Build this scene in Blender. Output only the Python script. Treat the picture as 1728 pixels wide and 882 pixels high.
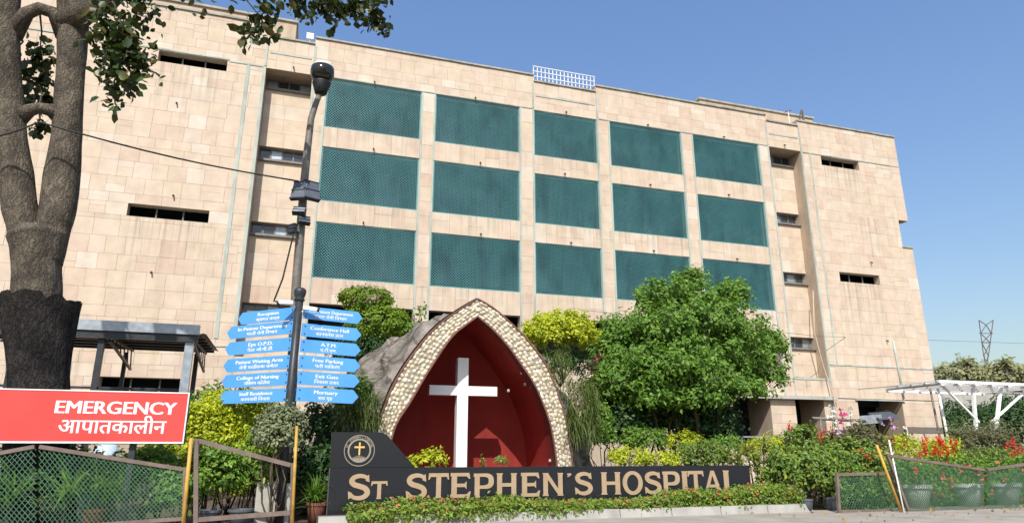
import bpy, math, random
import numpy as np
from mathutils import Vector, Matrix
from mathutils import noise as mnoise

# ------------------------------------------------------------------ scene, camera, light
for o in list(bpy.data.objects): bpy.data.objects.remove(o)
sc = bpy.context.scene
R = math.radians
PITCH, HEAD, CAMH, FPX = R(15.74), R(72.4), 1.5, 1139.0
cam_d = bpy.data.cameras.new('camera'); cam = bpy.data.objects.new('camera', cam_d)
sc.collection.objects.link(cam)
cam.location = (0, 0, CAMH); cam.rotation_euler = (R(90)+PITCH, 0, HEAD-R(90))
cam_d.sensor_width = 36; cam_d.lens = FPX/1728*36; cam_d.clip_end = 3000; cam_d.clip_start = .05
sc.camera = cam

SUN_AZ, SUN_EL = R(21), R(46.5)          # the way the light travels: azimuth off +Y towards +X
world = bpy.data.worlds.new('World'); sc.world = world; world.use_nodes = True
wn = world.node_tree
bg = wn.nodes['Background']; sky = wn.nodes.new('ShaderNodeTexSky'); sky.sky_type = 'NISHITA'
sky.sun_disc = False; sky.sun_elevation = SUN_EL; sky.sun_rotation = SUN_AZ + math.pi
sky.air_density = 1.6; sky.dust_density = 2.2; sky.ozone_density = 6; sky.altitude = 0
hs = wn.nodes.new('ShaderNodeHueSaturation'); hs.inputs['Saturation'].default_value = 1.22; hs.inputs['Hue'].default_value = .513
gm = wn.nodes.new('ShaderNodeGamma'); gm.inputs[1].default_value = .78; wn.links.new(sky.outputs[0], gm.inputs[0])
wn.links.new(gm.outputs[0], hs.inputs['Color']); wn.links.new(hs.outputs[0], bg.inputs[0]); bg.inputs[1].default_value = .15
sun_d = bpy.data.lights.new('sun', 'SUN'); sun_d.energy = 3.45; sun_d.angle = R(.53); sun_d.color = (1, .955, .88)
sun = bpy.data.objects.new('sun', sun_d); sc.collection.objects.link(sun)
tv = Vector((math.sin(SUN_AZ)*math.cos(SUN_EL), math.cos(SUN_AZ)*math.cos(SUN_EL), -math.sin(SUN_EL)))
sun.rotation_euler = tv.to_track_quat('-Z', 'Y').to_euler(); sun.location = (-20, -30, 40)
sc.view_settings.view_transform = 'Standard'; sc.view_settings.look = 'None'
sc.view_settings.exposure = 0.7; sc.view_settings.gamma = 1
sc.cycles.max_bounces = 6; sc.cycles.transparent_max_bounces = 6

# ------------------------------------------------------------------ helpers
HD = Vector((math.cos(HEAD), math.sin(HEAD), 0)); RT = Vector((math.sin(HEAD), -math.cos(HEAD), 0))
FW = HD*math.cos(PITCH)+Vector((0, 0, math.sin(PITCH))); UP = -HD*math.sin(PITCH)+Vector((0, 0, math.cos(PITCH)))
EYE = Vector((0, 0, CAMH))
def P(px, py, Y):                       # surveying aid: the point of the plane Y seen at a photo pixel
    r = FW+RT*((px-864)/FPX)-UP*((py-441)/FPX)
    return EYE+r*(Y/r.y)
def area_px(x0, x1, z0, z1, Y):
    d = Vector(((x0+x1)/2, Y, (z0+z1)/2))-EYE
    return (x1-x0)*(z1-z0)/d.length_squared
col = sc.collection
rng = np.random.default_rng(7); random.seed(7)

class MB:
    def __init__(s): s.v = []; s.f = []
    def add(s, vs, fs):
        n = len(s.v); s.v += [tuple(v) for v in vs]; s.f += [tuple(i+n for i in f) for f in fs]; return s
    def box(s, x0, x1, y0, y1, z0, z1):
        return s.add([(x0,y0,z0),(x1,y0,z0),(x1,y1,z0),(x0,y1,z0),(x0,y0,z1),(x1,y0,z1),(x1,y1,z1),(x0,y1,z1)],
                     [(0,1,5,4),(1,2,6,5),(2,3,7,6),(3,0,4,7),(4,5,6,7),(3,2,1,0)])
    def bar(s, a, b, w, h=None, up=(0,0,1)):            # a beam from a to b
        a, b = Vector(a), Vector(b); h = h or w; d = (b-a).normalized(); u = Vector(up)
        if abs(d.dot(u)) > .98: u = Vector((0, 1, 0))
        x = d.cross(u).normalized(); y = x.cross(d)
        vs = [p+x*(sx*w/2)+y*(sy*h/2) for p in (a, b) for sx, sy in ((-1,-1),(1,-1),(1,1),(-1,1))]
        return s.add(vs, [(0,1,5,4),(1,2,6,5),(2,3,7,6),(3,0,4,7),(4,5,6,7),(3,2,1,0)])
    def tube(s, pts, rad, seg=8, jitter=0, rg=None):
        pts = [Vector(p) for p in pts]; n = len(pts)
        if not hasattr(rad, '__len__'): rad = [rad]*n
        rings = []; ux = None
        for i, p in enumerate(pts):
            d = (pts[min(i+1, n-1)]-pts[max(i-1, 0)]).normalized()
            if ux is None:
                ux = d.cross(Vector((0, 1, 0) if abs(d.y) < .9 else (1, 0, 0))).normalized()
            else: ux = (ux-d*ux.dot(d)).normalized()
            uy = d.cross(ux)
            rings.append([p+(ux*math.cos(t)+uy*math.sin(t))*rad[i]*(1+(rg.uniform(-jitter, jitter) if jitter else 0))
                          for t in [2*math.pi*k/seg for k in range(seg)]])
        vs = [v for r in rings for v in r]; fs = []
        for i in range(n-1):
            for k in range(seg):
                fs.append((i*seg+k, i*seg+(k+1) % seg, (i+1)*seg+(k+1) % seg, (i+1)*seg+k))
        fs.append(tuple(range(seg-1, -1, -1))); fs.append(tuple((n-1)*seg+k for k in range(seg)))
        return s.add(vs, fs)
    def lathe(s, c, prof, seg=16):                     # prof: (radius, z) pairs round a vertical axis
        vs = []; n = len(prof)
        for r, z in prof:
            vs += [(c[0]+r*math.cos(2*math.pi*k/seg), c[1]+r*math.sin(2*math.pi*k/seg), c[2]+z) for k in range(seg)]
        fs = [(i*seg+k, i*seg+(k+1) % seg, (i+1)*seg+(k+1) % seg, (i+1)*seg+k) for i in range(n-1) for k in range(seg)]
        fs.append(tuple(range(seg-1, -1, -1))); fs.append(tuple((n-1)*seg+k for k in range(seg)))
        return s.add(vs, fs)
    def prism(s, poly, y0, y1):                        # poly of (x,z) pairs, counter-clockwise seen from -Y
        n = len(poly)
        vs = [(x, y0, z) for x, z in poly]+[(x, y1, z) for x, z in poly]
        fs = [tuple(range(n)), tuple(range(2*n-1, n-1, -1))]+[((i+1) % n, i, n+i, n+(i+1) % n) for i in range(n)]
        return s.add(vs, fs)
    def strip_prism(s, a, b, y0, y1):                  # band between two polylines of (x,z)
        n = len(a)
        vs = [(x,y0,z) for x,z in a]+[(x,y0,z) for x,z in b]+[(x,y1,z) for x,z in a]+[(x,y1,z) for x,z in b]
        fs = []
        for i in range(n-1):
            fs += [(i,i+1,n+i+1,n+i),(2*n+i,3*n+i,3*n+i+1,2*n+i+1),(i,2*n+i,2*n+i+1,i+1),(n+i,n+i+1,3*n+i+1,3*n+i)]
        fs += [(0,n,3*n,2*n),(n-1,3*n-1,4*n-1,2*n-1)]
        return s.add(vs, fs)
    def mesh(s, name, m, smooth=False):
        me = bpy.data.meshes.new(name); me.from_pydata(s.v, [], s.f); me.update()
        if m: me.materials.append(m)
        if smooth: me.polygons.foreach_set('use_smooth', [True]*len(me.polygons))
        return me
    def build(s, name, m, parent=None, smooth=False, base=None):
        o = bpy.data.objects.new(name, s.mesh(name, m, smooth)); col.objects.link(o)
        if parent: o.parent = parent; o.matrix_parent_inverse = parent.matrix_basis.inverted()
        if smooth == 'auto': pass
        return o
def link(name, me, parent=None, loc=(0,0,0), rot=(0,0,0), scale=(1,1,1)):
    o = bpy.data.objects.new(name, me); col.objects.link(o)
    o.location = loc; o.rotation_euler = rot; o.scale = scale
    if parent: o.parent = parent; o.matrix_parent_inverse = parent.matrix_basis.inverted()
    return o
def tag(o, label=None, cat=None, group=None, kind=None):
    if label: o['label'] = label
    if cat: o['category'] = cat
    if group: o['group'] = group
    if kind: o['kind'] = kind
    return o
def thing(name, label, cat, loc, group=None):
    o = bpy.data.objects.new(name, None); col.objects.link(o); o.location = loc; o.empty_display_size = .3
    return tag(o, label, cat, group)

# ------------------------------------------------------------------ materials
def new_mat(name):
    m = bpy.data.materials.new(name); m.use_nodes = True
    return m, m.node_tree, m.node_tree.nodes['Principled BSDF']
def N(t, kind, **kw):
    n = t.nodes.new(kind)
    for k, v in kw.items():
        if k.startswith('i_'): n.inputs[k[2:].replace('_', ' ')].default_value = v
        else: setattr(n, k, v)
    return n
def ramp(t, stops):
    r = t.nodes.new('ShaderNodeValToRGB'); e = r.color_ramp.elements
    while len(e) < len(stops): e.new(.5)
    for el, (p, c) in zip(e, stops): el.position = p; el.color = (*c, 1)
    return r
def mix(t, a, b, fac, mode='MIX'):
    m = t.nodes.new('ShaderNodeMix'); m.data_type = 'RGBA'; m.blend_type = mode
    for sock, v in ((m.inputs[0], fac), (m.inputs[6], a), (m.inputs[7], b)):
        if isinstance(v, bpy.types.NodeSocket): t.links.new(v, sock)
        elif isinstance(v, (int, float)): sock.default_value = v
        else: sock.default_value = (*v, 1)
    return m.outputs[2]
def bump(t, bs, h, strength=.3, dist=.02):
    b = N(t, 'ShaderNodeBump'); b.inputs['Strength'].default_value = strength; b.inputs['Distance'].default_value = dist
    t.links.new(h, b.inputs['Height']); t.links.new(b.outputs[0], bs.inputs['Normal'])
def worldpos(t): return N(t, 'ShaderNodeNewGeometry').outputs['Position']
def noise(t, scale, detail=4, vec=None, stretch=None, rough=.55):
    n = N(t, 'ShaderNodeTexNoise'); n.inputs['Scale'].default_value = scale; n.inputs['Detail'].default_value = detail
    n.inputs['Roughness'].default_value = rough
    v = vec or worldpos(t)
    if stretch:
        mp = N(t, 'ShaderNodeMapping'); mp.inputs['Scale'].default_value = stretch; t.links.new(v, mp.inputs['Vector']); v = mp.outputs[0]
    t.links.new(v, n.inputs['Vector']); return n.outputs['Fac']
def basic(name, c1, c2=None, scale=6, rough=.6, bmp=0, metal=0, spec=.4, grime=0, stretch=None, gscale=1.3):
    m, t, b = new_mat(name)
    c2 = c2 or tuple(x*.75 for x in c1)
    f = noise(t, scale, 5, stretch=stretch)
    rp = ramp(t, [(.3, c2), (.7, c1)]); t.links.new(f, rp.inputs[0]); out = rp.outputs[0]
    if grime:
        g = noise(t, gscale, 6, stretch=(1, 1, .35)); gr = ramp(t, [(.48, (1,1,1)), (.72, (1-grime,)*3)]); t.links.new(g, gr.inputs[0])
        out = mix(t, out, gr.outputs[0], 1.0, 'MULTIPLY')
    t.links.new(out, b.inputs['Base Color'])
    rr = N(t, 'ShaderNodeMapRange'); rr.inputs['To Min'].default_value = max(rough-.12, .03); rr.inputs['To Max'].default_value = min(rough+.12, 1)
    t.links.new(f, rr.inputs['Value']); t.links.new(rr.outputs[0], b.inputs['Roughness'])
    b.inputs['Metallic'].default_value = metal; b.inputs['Specular IOR Level'].default_value = spec
    if bmp: bump(t, b, noise(t, scale*6, 6), bmp, .01)
    return m
def stone_mat(name, src):
    m, t, b = new_mat(name)
    if src == 'object': rnd = N(t, 'ShaderNodeObjectInfo').outputs['Random']
    else: rnd = N(t, 'ShaderNodeNewGeometry').outputs['Random Per Island']
    rp = ramp(t, [(0, (.56,.46,.355)), (.12, (.59,.485,.375)), (.26, (.585,.46,.36)), (.40, (.605,.505,.395)), (.53, (.575,.475,.355)),
                  (.66, (.605,.50,.40)), (.78, (.555,.425,.33)), (.9, (.63,.55,.455)), (1, (.55,.445,.34))])
    t.links.new(rnd, rp.inputs[0]); out = rp.outputs[0]
    cl = noise(t, 1.7, 6); cr = ramp(t, [(.3, (.86,.84,.82)), (.7, (1.06,1.05,1.04))]); t.links.new(cl, cr.inputs[0])
    out = mix(t, out, cr.outputs[0], 1, 'MULTIPLY')
    st = noise(t, 1.0, 5, stretch=(1.5, .3, .11)); sr = ramp(t, [(.58, (1,1,1)), (.72, (.86,.82,.76)), (.84, (.62,.57,.5))]); t.links.new(st, sr.inputs[0])
    out = mix(t, out, sr.outputs[0], 1, 'MULTIPLY')
    # rain streaks with a shape of their own below slots, grilles and parapets
    sp = N(t, 'ShaderNodeSeparateXYZ'); t.links.new(worldpos(t), sp.inputs[0]); fine = noise(t, 1.0, 4, stretch=(5.5, .3, .10)); acc = None
    def mt(op, a, b_=None, c_=None):
        n = N(t, 'ShaderNodeMath', operation=op)
        for k, v in enumerate((a, b_, c_)):
            if v is None: continue
            if isinstance(v, bpy.types.NodeSocket): t.links.new(v, n.inputs[k])
            else: n.inputs[k].default_value = v
        return n.outputs[0]
    def rng_(v, a, b2, lo, hi):
        n = N(t, 'ShaderNodeMapRange'); n.inputs[1].default_value = a; n.inputs[2].default_value = b2; n.inputs[3].default_value = lo; n.inputs[4].default_value = hi; t.links.new(v, n.inputs[0]); return n.outputs[0]
    for x0, x1, z1, ln, am in ((-7.2,-4.2,10.9,2.6,1), (-7.0,-4.2,18.2,2.4,.9), (29.2,32.1,10.86,4.5,1), (29,31.8,18.0,2.2,.9), (-.4,25.3,16.13,1.2,.5), (-.4,25.3,12.46,1.2,.7), (-.4,25.3,8.85,1.5,.6), (31.3,32.6,15,4,.8), (-20,35,20.9,1.3,.25), (20,28,5.2,1.0,1)):
        mx = mt('MULTIPLY', rng_(sp.outputs[0], x0-.15, x0+.15, 0, 1), rng_(sp.outputs[0], x1-.15, x1+.15, 1, 0))
        mz = mt('MULTIPLY', rng_(sp.outputs[2], z1-ln, z1, 0, am), rng_(sp.outputs[2], z1-.01, z1+.03, 1, 0)); mk = mt('MULTIPLY', mx, mz); acc = mk if acc is None else mt('MAXIMUM', acc, mk)
    stk = mt('MULTIPLY', acc, rng_(fine, .47, .68, 0, 1)); out = mix(t, out, (.17,.145,.115), mt('MULTIPLY', stk, .6))
    t.links.new(out, b.inputs['Base Color']); b.inputs['Roughness'].default_value = .78; b.inputs['Specular IOR Level'].default_value = .25
    bump(t, b, noise(t, 14, 7), .25, .01)
    return m
def leaf_mat(name, cols, trans=.28, rough=.5, spec=.35):
    m, t, b = new_mat(name)
    rnd = N(t, 'ShaderNodeNewGeometry').outputs['Random Per Island']
    n = len(cols); rp = ramp(t, [(i/(n-1), c) for i, c in enumerate(cols)]); t.links.new(rnd, rp.inputs[0])
    cl = noise(t, 2.3, 3); cr = ramp(t, [(.35, (.78,.82,.8)), (.68, (1.1,1.08,1.0))]); t.links.new(cl, cr.inputs[0])
    c = mix(t, rp.outputs[0], cr.outputs[0], 1, 'MULTIPLY')
    t.links.new(c, b.inputs['Base Color']); b.inputs['Roughness'].default_value = rough; b.inputs['Specular IOR Level'].default_value = spec
    tr = N(t, 'ShaderNodeBsdfTranslucent'); t.links.new(mix(t, c, (1.0,1.0,.45), 1, 'MULTIPLY'), tr.inputs[0])
    ms = N(t, 'ShaderNodeMixShader'); ms.inputs[0].default_value = trans
    t.links.new(b.outputs[0], ms.inputs[1]); t.links.new(tr.outputs[0], ms.inputs[2])
    t.links.new(ms.outputs[0], t.nodes['Material Output'].inputs[0])
    return m
def glass_mat(name, c, rough=.08):
    m, t, b = new_mat(name); b.inputs['Base Color'].default_value = (*c, 1); b.inputs['Roughness'].default_value = rough
    b.inputs['Specular IOR Level'].default_value = .7; return m
M = {}
M['tile'] = stone_mat('sandstone tile', 'object'); M['tile_i'] = stone_mat('sandstone small tile', 'island')
M['joint'] = basic('sandstone joint', (.46,.37,.28), (.38,.305,.23), 3, .9, .2)
M['plain_stone'] = basic('sandstone slab', (.53,.42,.31), (.46,.36,.265), 1.5, .8, .2, spec=.25, grime=.3)
M['coping'] = basic('coping', (.42,.40,.34), (.28,.28,.24), 5, .8, .2, grime=.4)
M['trim'] = basic('pale green trim', (.43,.49,.44), (.36,.38,.32), 4, .7, 0, grime=.35, stretch=(1,1,.5))
M['teal'] = basic('teal painted metal', (.05,.18,.20), (.085,.24,.25), .9, .55, grime=.4)
M['teal_frame'] = basic('teal frame', (.16,.33,.32), (.10,.24,.24), 3, .55)
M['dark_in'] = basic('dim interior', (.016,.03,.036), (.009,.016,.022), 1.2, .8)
M['glass'] = glass_mat('window glass', (.035,.045,.055))
M['frame'] = basic('window frame', (.22,.20,.18), (.15,.14,.12), 5, .6)
M['concrete'] = basic('concrete', (.46,.44,.39), (.36,.34,.30), 3, .85, .25, grime=.35)
M['white_paint'] = basic('white paint', (.80,.80,.78), (.70,.70,.68), 4, .5, grime=.12)
M['dark_metal'] = basic('dark painted steel', (.035,.04,.045), (.02,.022,.025), 6, .45)
M['grey_metal'] = basic('weathered grey steel', (.20,.18,.15), (.12,.108,.09), 8, .55, .15, metal=.0, grime=.3)
M['galv'] = basic('galvanised steel', (.42,.46,.50), (.28,.31,.34), 5, .4, metal=.5)
M['corrug'] = basic('corrugated sheet', (.30,.255,.205), (.20,.17,.14), 3, .6, .1, grime=.4)
def bark_mat(name, c1, c2, c3, vs=15, st=.16):
    m, t, b = new_mat(name); v = N(t, 'ShaderNodeTexVoronoi'); v.feature = 'DISTANCE_TO_EDGE'; v.inputs['Scale'].default_value = vs
    mp = N(t, 'ShaderNodeMapping'); mp.inputs['Scale'].default_value = (1, 1, st); nz = noise(t, 5, 6)
    ad = N(t, 'ShaderNodeVectorMath', operation='ADD'); sc_ = N(t, 'ShaderNodeVectorMath', operation='SCALE'); sc_.inputs['Scale'].default_value = .35
    cb = N(t, 'ShaderNodeCombineXYZ'); t.links.new(nz, cb.inputs[0]); t.links.new(nz, cb.inputs[2]); t.links.new(cb.outputs[0], sc_.inputs[0])
    t.links.new(worldpos(t), ad.inputs[0]); t.links.new(sc_.outputs[0], ad.inputs[1]); t.links.new(ad.outputs[0], mp.inputs[0]); t.links.new(mp.outputs[0], v.inputs['Vector'])
    r1 = ramp(t, [(0, c3), (.12, c2), (.45, c1)]); t.links.new(v.outputs['Distance'], r1.inputs[0])
    r2 = ramp(t, [(.35, (.55,.55,.56)), (.65, (1.15,1.12,1.08))]); t.links.new(noise(t, 2.2, 6), r2.inputs[0])
    t.links.new(mix(t, r1.outputs[0], r2.outputs[0], 1, 'MULTIPLY'), b.inputs['Base Color']); b.inputs['Roughness'].default_value = .95; b.inputs['Specular IOR Level'].default_value = .1
    mm = N(t, 'ShaderNodeMath', operation='ADD'); t.links.new(v.outputs['Distance'], mm.inputs[0]); t.links.new(noise(t, 26, 6), mm.inputs[1]); bump(t, b, mm.outputs[0], .9, .05)
    return m
M['bark'] = bark_mat('bark', (.185,.158,.122), (.145,.123,.096), (.075,.064,.05))
M['bark_dark'] = bark_mat('black bark', (.055,.05,.046), (.038,.035,.033), (.016,.015,.015))
M['stem'] = basic('woody stem', (.13,.10,.07), (.07,.05,.035), 9, .9, .4, spec=.1)
M['red_sign'] = basic('red sign face', (.83,.065,.055), (.79,.055,.048), 1.2, .45)
M['sign_white'] = basic('white lettering', (.82,.82,.82), (.78,.78,.78), 3, .5)
M['blue'] = basic('blue sign face', (.095,.335,.73), (.085,.31,.69), 2, .4, grime=.10)
M['granite'] = basic('black granite', (.016,.018,.023), (.010,.011,.015), 60, .22, spec=.5)
M['granite_side'] = basic('granite edge', (.10,.10,.11), (.07,.07,.08), 20, .5)
M['gold'] = basic('gold lettering', (.41,.295,.185), (.36,.255,.155), 4, .45, spec=.4)
M['gold2'] = basic('bright gold', (.80,.50,.17), (.7,.42,.13), 4, .4)
M['dull_gold'] = basic('dull gold', (.33,.29,.22), (.25,.22,.17), 6, .5)
M['niche_red'] = basic('red plaster', (.30,.028,.018), (.24,.02,.013), 1.6, .75, .2, grime=.35)
M['maroon'] = basic('maroon edging', (.20,.085,.065), (.13,.06,.045), 5, .8, .2)
M['mortar'] = basic('mortar', (.33,.285,.21), (.22,.19,.14), 8, .95, .4)
M['cross'] = basic('white marble', (.82,.81,.79), (.74,.73,.72), 2.2, .4, grime=.12)
M['rock'] = bark_mat('grey rock', (.33,.30,.265), (.27,.245,.215), (.10,.09,.08), 1.7, .8)
M['soil'] = basic('soil', (.11,.08,.055), (.06,.045,.03), 3, .97, .6)
M['paving'] = basic('pavement', (.35,.315,.265), (.27,.24,.20), 1.4, .92, .35, grime=.25)
M['kerbstone'] = basic('kerb stone', (.40,.385,.35), (.31,.30,.27), 2.5, .88, .3, grime=.3)
M['asphalt'] = basic('asphalt', (.065,.064,.062), (.045,.045,.044), 9, .95, .5)
M['fence_rail'] = basic('brown primed steel', (.20,.15,.125), (.14,.10,.08), 6, .65, .2, grime=.3)
M['fence_wire'] = basic('green wire', (.075,.17,.10), (.045,.11,.065), 4, .6)
M['yellow'] = basic('yellow painted pole', (.62,.36,.045), (.38,.22,.06), 7, .55, grime=.4)
M['terracotta'] = basic('terracotta', (.24,.085,.055), (.16,.06,.04), 5, .8, .2)
M['grey_pot'] = basic('grey plastic pot', (.10,.115,.13), (.07,.08,.09), 4, .55)
M['pale_pot'] = basic('pale cement planter', (.50,.51,.47), (.38,.40,.36), 4, .85, .2, grime=.3)
M['tarp'] = basic('pale blue tarp', (.55,.66,.74), (.42,.54,.65), 3, .45)
M['black'] = basic('black rubber', (.012,.012,.012), (.008,.008,.008), 4, .6)
M['globe'] = basic('smoky lamp globe', (.022,.019,.013), (.015,.013,.01), 3, .12, spec=.6)
M['flood_grey'] = basic('floodlight casing', (.10,.115,.14), (.07,.08,.10), 4, .45, grime=.2)
def cobble_mat(island=False):
    m, t, b = new_mat('river cobble'); rnd = N(t, 'ShaderNodeNewGeometry').outputs['Random Per Island'] if island else N(t, 'ShaderNodeObjectInfo').outputs['Random']
    rp = ramp(t, [(0,(.56,.49,.36)), (.2,(.66,.60,.47)), (.4,(.50,.40,.26)), (.55,(.70,.65,.54)), (.7,(.60,.47,.29)), (.85,(.62,.57,.47)), (1,(.42,.36,.27))])
    t.links.new(rnd, rp.inputs[0]); f = noise(t, 18, 4); r2 = ramp(t, [(.3,(.8,.78,.75)), (.7,(1.05,1.05,1.05))]); t.links.new(f, r2.inputs[0])
    t.links.new(mix(t, rp.outputs[0], r2.outputs[0], 1, 'MULTIPLY'), b.inputs['Base Color']); b.inputs['Roughness'].default_value = .5
    return m
M['cobble'] = cobble_mat(); M['cobble_i'] = cobble_mat(True)
G = {}
G['tree'] = leaf_mat('tree leaf', [(.08,.17,.022), (.13,.26,.03), (.18,.33,.045), (.10,.21,.025), (.26,.42,.07), (.06,.13,.02)], .38)
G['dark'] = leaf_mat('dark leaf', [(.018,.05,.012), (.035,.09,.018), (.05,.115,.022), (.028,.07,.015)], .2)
G['ficus'] = leaf_mat('ficus leaf', [(.025,.045,.014), (.04,.07,.018), (.06,.085,.02), (.035,.06,.018), (.12,.10,.025), (.03,.05,.016)], .22, .4)
G['mid'] = leaf_mat('mid leaf', [(.075,.165,.022), (.13,.26,.032), (.18,.32,.04), (.10,.20,.025), (.26,.38,.06)], .34)
G['gold'] = leaf_mat('golden leaf', [(.34,.42,.02), (.50,.55,.022), (.60,.62,.03), (.26,.36,.02), (.66,.66,.05)], .36)
G['topiary'] = leaf_mat('topiary leaf', [(.11,.21,.016), (.18,.29,.02), (.27,.37,.026), (.13,.23,.02), (.34,.43,.035)], .34)
G['grey'] = leaf_mat('grey green leaf', [(.14,.17,.085), (.20,.23,.12), (.26,.28,.15), (.11,.135,.065), (.31,.32,.18)], .2, .6)
G['lantana'] = leaf_mat('lantana leaf', [(.13,.25,.025), (.20,.34,.036), (.26,.40,.045), (.15,.21,.035), (.28,.25,.07), (.10,.19,.025)], .34)
G['grass'] = leaf_mat('weeping grass', [(.10,.15,.03), (.15,.20,.045), (.07,.11,.02), (.17,.19,.06)], .3)
G['stripe'] = leaf_mat('striped leaf', [(.30,.33,.08), (.46,.45,.15), (.12,.20,.03), (.38,.38,.10), (.18,.26,.05)], .25)
G['hedge_r'] = leaf_mat('mixed hedge leaf', [(.075,.15,.025), (.13,.22,.035), (.19,.28,.045), (.10,.18,.035), (.40,.44,.05)], .32)
G['bronze'] = leaf_mat('bronze green leaf', [(.085,.09,.035), (.13,.135,.05), (.16,.15,.07), (.10,.075,.04), (.07,.09,.03)], .22, .6)
G['far'] = leaf_mat('hazed far leaf', [(.24,.27,.15), (.33,.33,.17), (.38,.36,.20), (.27,.30,.17)], .25, .8)  # lightened leaf tones: the distance haze is put into the colour
G['red'] = leaf_mat('red flower', [(.72,.035,.02), (.80,.07,.03), (.60,.02,.02)], .25)
G['orange'] = leaf_mat('orange red flower', [(.75,.12,.06), (.82,.22,.12), (.70,.08,.06)], .25)
G['pink'] = leaf_mat('magenta flower', [(.72,.05,.28), (.78,.12,.36), (.66,.03,.22)], .25)
G['white'] = leaf_mat('white flower', [(.8,.78,.76), (.78,.70,.74), (.72,.70,.66)], .25)
G['lilac'] = leaf_mat('lilac flower', [(.52,.28,.62), (.62,.42,.70), (.48,.22,.55)], .25)
G['litter'] = leaf_mat('dry leaf', [(.30,.18,.07), (.36,.26,.10), (.22,.13,.06)], .1, .8)

# ------------------------------------------------------------------ foliage tools
def unit(a): return a/np.maximum(np.linalg.norm(a, axis=1, keepdims=True), 1e-6)
def arr_mesh(name, verts, tris, mat):
    me = bpy.data.meshes.new(name); nv, nt = len(verts), len(tris)
    me.vertices.add(nv); me.vertices.foreach_set('co', verts.astype(np.float32).ravel())
    me.loops.add(nt*3); me.loops.foreach_set('vertex_index', tris.astype(np.int32).ravel())
    me.polygons.add(nt); me.polygons.foreach_set('loop_start', np.arange(0, nt*3, 3, dtype=np.int32))
    me.update(calc_edges=True); me.materials.append(mat); return me
def leaves(name, pos, d, L, W, mat, parent, shape='rhomb', fold=.25, flat=0.0, rg=rng, hang=False):
    n = len(pos); d = unit(d); k0 = rg.uniform(.5, 1.35, n); L = np.broadcast_to(L, (n,))*k0*rg.uniform(.85, 1.15, n); W = np.broadcast_to(W, (n,))*k0*rg.uniform(.8, 1.2, n)
    r = rg.normal(size=(n, 3)); r[:, 2] *= (1-flat); 
    if not hang:                                        # blades lie across the outward direction, as leaves turn to the light
        nn = unit(d+rg.normal(size=(n, 3))*.42+np.array([-.12, -.25, .25])); d = unit(np.cross(nn, r)+1e-5); d[:, 2] -= .25; d = unit(d-nn*(d*nn).sum(1, keepdims=True)); u = nn; s = unit(np.cross(d, u))
    else: s = unit(np.cross(d, r)+1e-5); u = unit(np.cross(s, d))
    if shape == 'rhomb':
        tm = [(0, 0, 0), (.45, -.5, fold), (1, 0, -.05), (.45, .5, fold)]; tr = [(0,1,2),(0,2,3)]
    else:
        tm = [(0, 0, 0), (.25, -.42, fold*.8), (.62, -.48, fold), (1, 0, -.1), (.62, .48, fold), (.25, .42, fold*.8)]
        tr = [(0,1,2),(0,2,3),(0,3,4),(0,4,5)]
    k = len(tm); V = np.empty((n, k, 3))
    for i, (a, b, c) in enumerate(tm): V[:, i] = pos+d*(a*L)[:, None]+s*(b*W)[:, None]+u*(c*W)[:, None]
    T = (np.array(tr)[None]+(np.arange(n)*k)[:, None, None]).reshape(-1, 3)
    return link(name, arr_mesh(name, V.reshape(-1, 3), T, mat), parent)
def blades(name, base, d, L, W, droop, mat, parent, seg=4, rg=rng):
    n = len(base); d = unit(d); L = np.broadcast_to(L, (n,))*rg.uniform(.7, 1.15, n)
    side = unit(np.cross(d, np.array([0, 0, 1.0])+rg.normal(size=(n, 3))*.25)); V = np.empty((n, (seg+1)*2, 3)); p = base.copy(); dd = d.copy()
    for i in range(seg+1):
        w = W*(1-(i/seg)**1.6)*.5+W*.04
        V[:, 2*i] = p-side*w; V[:, 2*i+1] = p+side*w
        p = p+dd*(L/seg)[:, None]; dd = dd+np.array([0, 0, -droop/seg]); dd = unit(dd)
    tr = []
    for i in range(seg): a = 2*i; tr += [(a, a+1, a+3), (a, a+3, a+2)]
    T = (np.array(tr)[None]+(np.arange(n)*(seg+1)*2)[:, None, None]).reshape(-1, 3)
    return link(name, arr_mesh(name, V.reshape(-1, 3), T, mat), parent)
def clumps(c, r, nc, per, cr, shell=(.6, 1.0), zmin=-.5, rg=rng, lump=.12, up=.35, spread=.9):
    c = np.array(c); r = np.array(r); D = unit(rg.normal(size=(nc*3, 3))); D = D[D[:, 2] > zmin][:nc]
    nc = len(D); f = rg.uniform(*shell, nc)*(1+rg.normal(size=nc)*lump)
    C = c+D*r*f[:, None]
    pos = np.repeat(C, per, 0); k = rg.normal(size=pos.shape)
    pos = pos+k*cr*.55; out = unit(np.repeat(D, per, 0)*.7+unit(k)*spread+np.array([0, 0, up]))
    return pos, out
def box_points(x0, x1, y0, y1, z0, z1, n, rg=rng, lump=.25):
    # points over the top, front and ends of a clipped hedge, lumpy
    p = np.empty((n, 3)); which = rg.random(n)
    p[:, 0] = rg.uniform(x0, x1, n); p[:, 1] = rg.uniform(y0, y1, n); p[:, 2] = z0+(z1-z0)*rg.random(n)**.7
    d = rg.normal(size=(n, 3))*.6
    top = which < .45; p[top, 2] = z1-rg.random(top.sum())**2*(z1-z0)*.3; d[top, 2] += 1
    fr = (which >= .45) & (which < .85); p[fr, 1] = y0+rg.random(fr.sum())**2*(y1-y0)*.4; d[fr, 1] -= .9; d[fr, 2] += .3
    b = lump*(np.sin(p[:, 0]*2.7+1)*.5+np.sin(p[:, 0]*5.9+p[:, 1]*3)*.3+np.sin(p[:, 0]*11.3)*.2)
    p[:, 2] += b*(p[:, 2]-z0)/(z1-z0); p[:, 1] += b*.5
    return p+rg.normal(size=(n, 3))*.035, d
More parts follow.
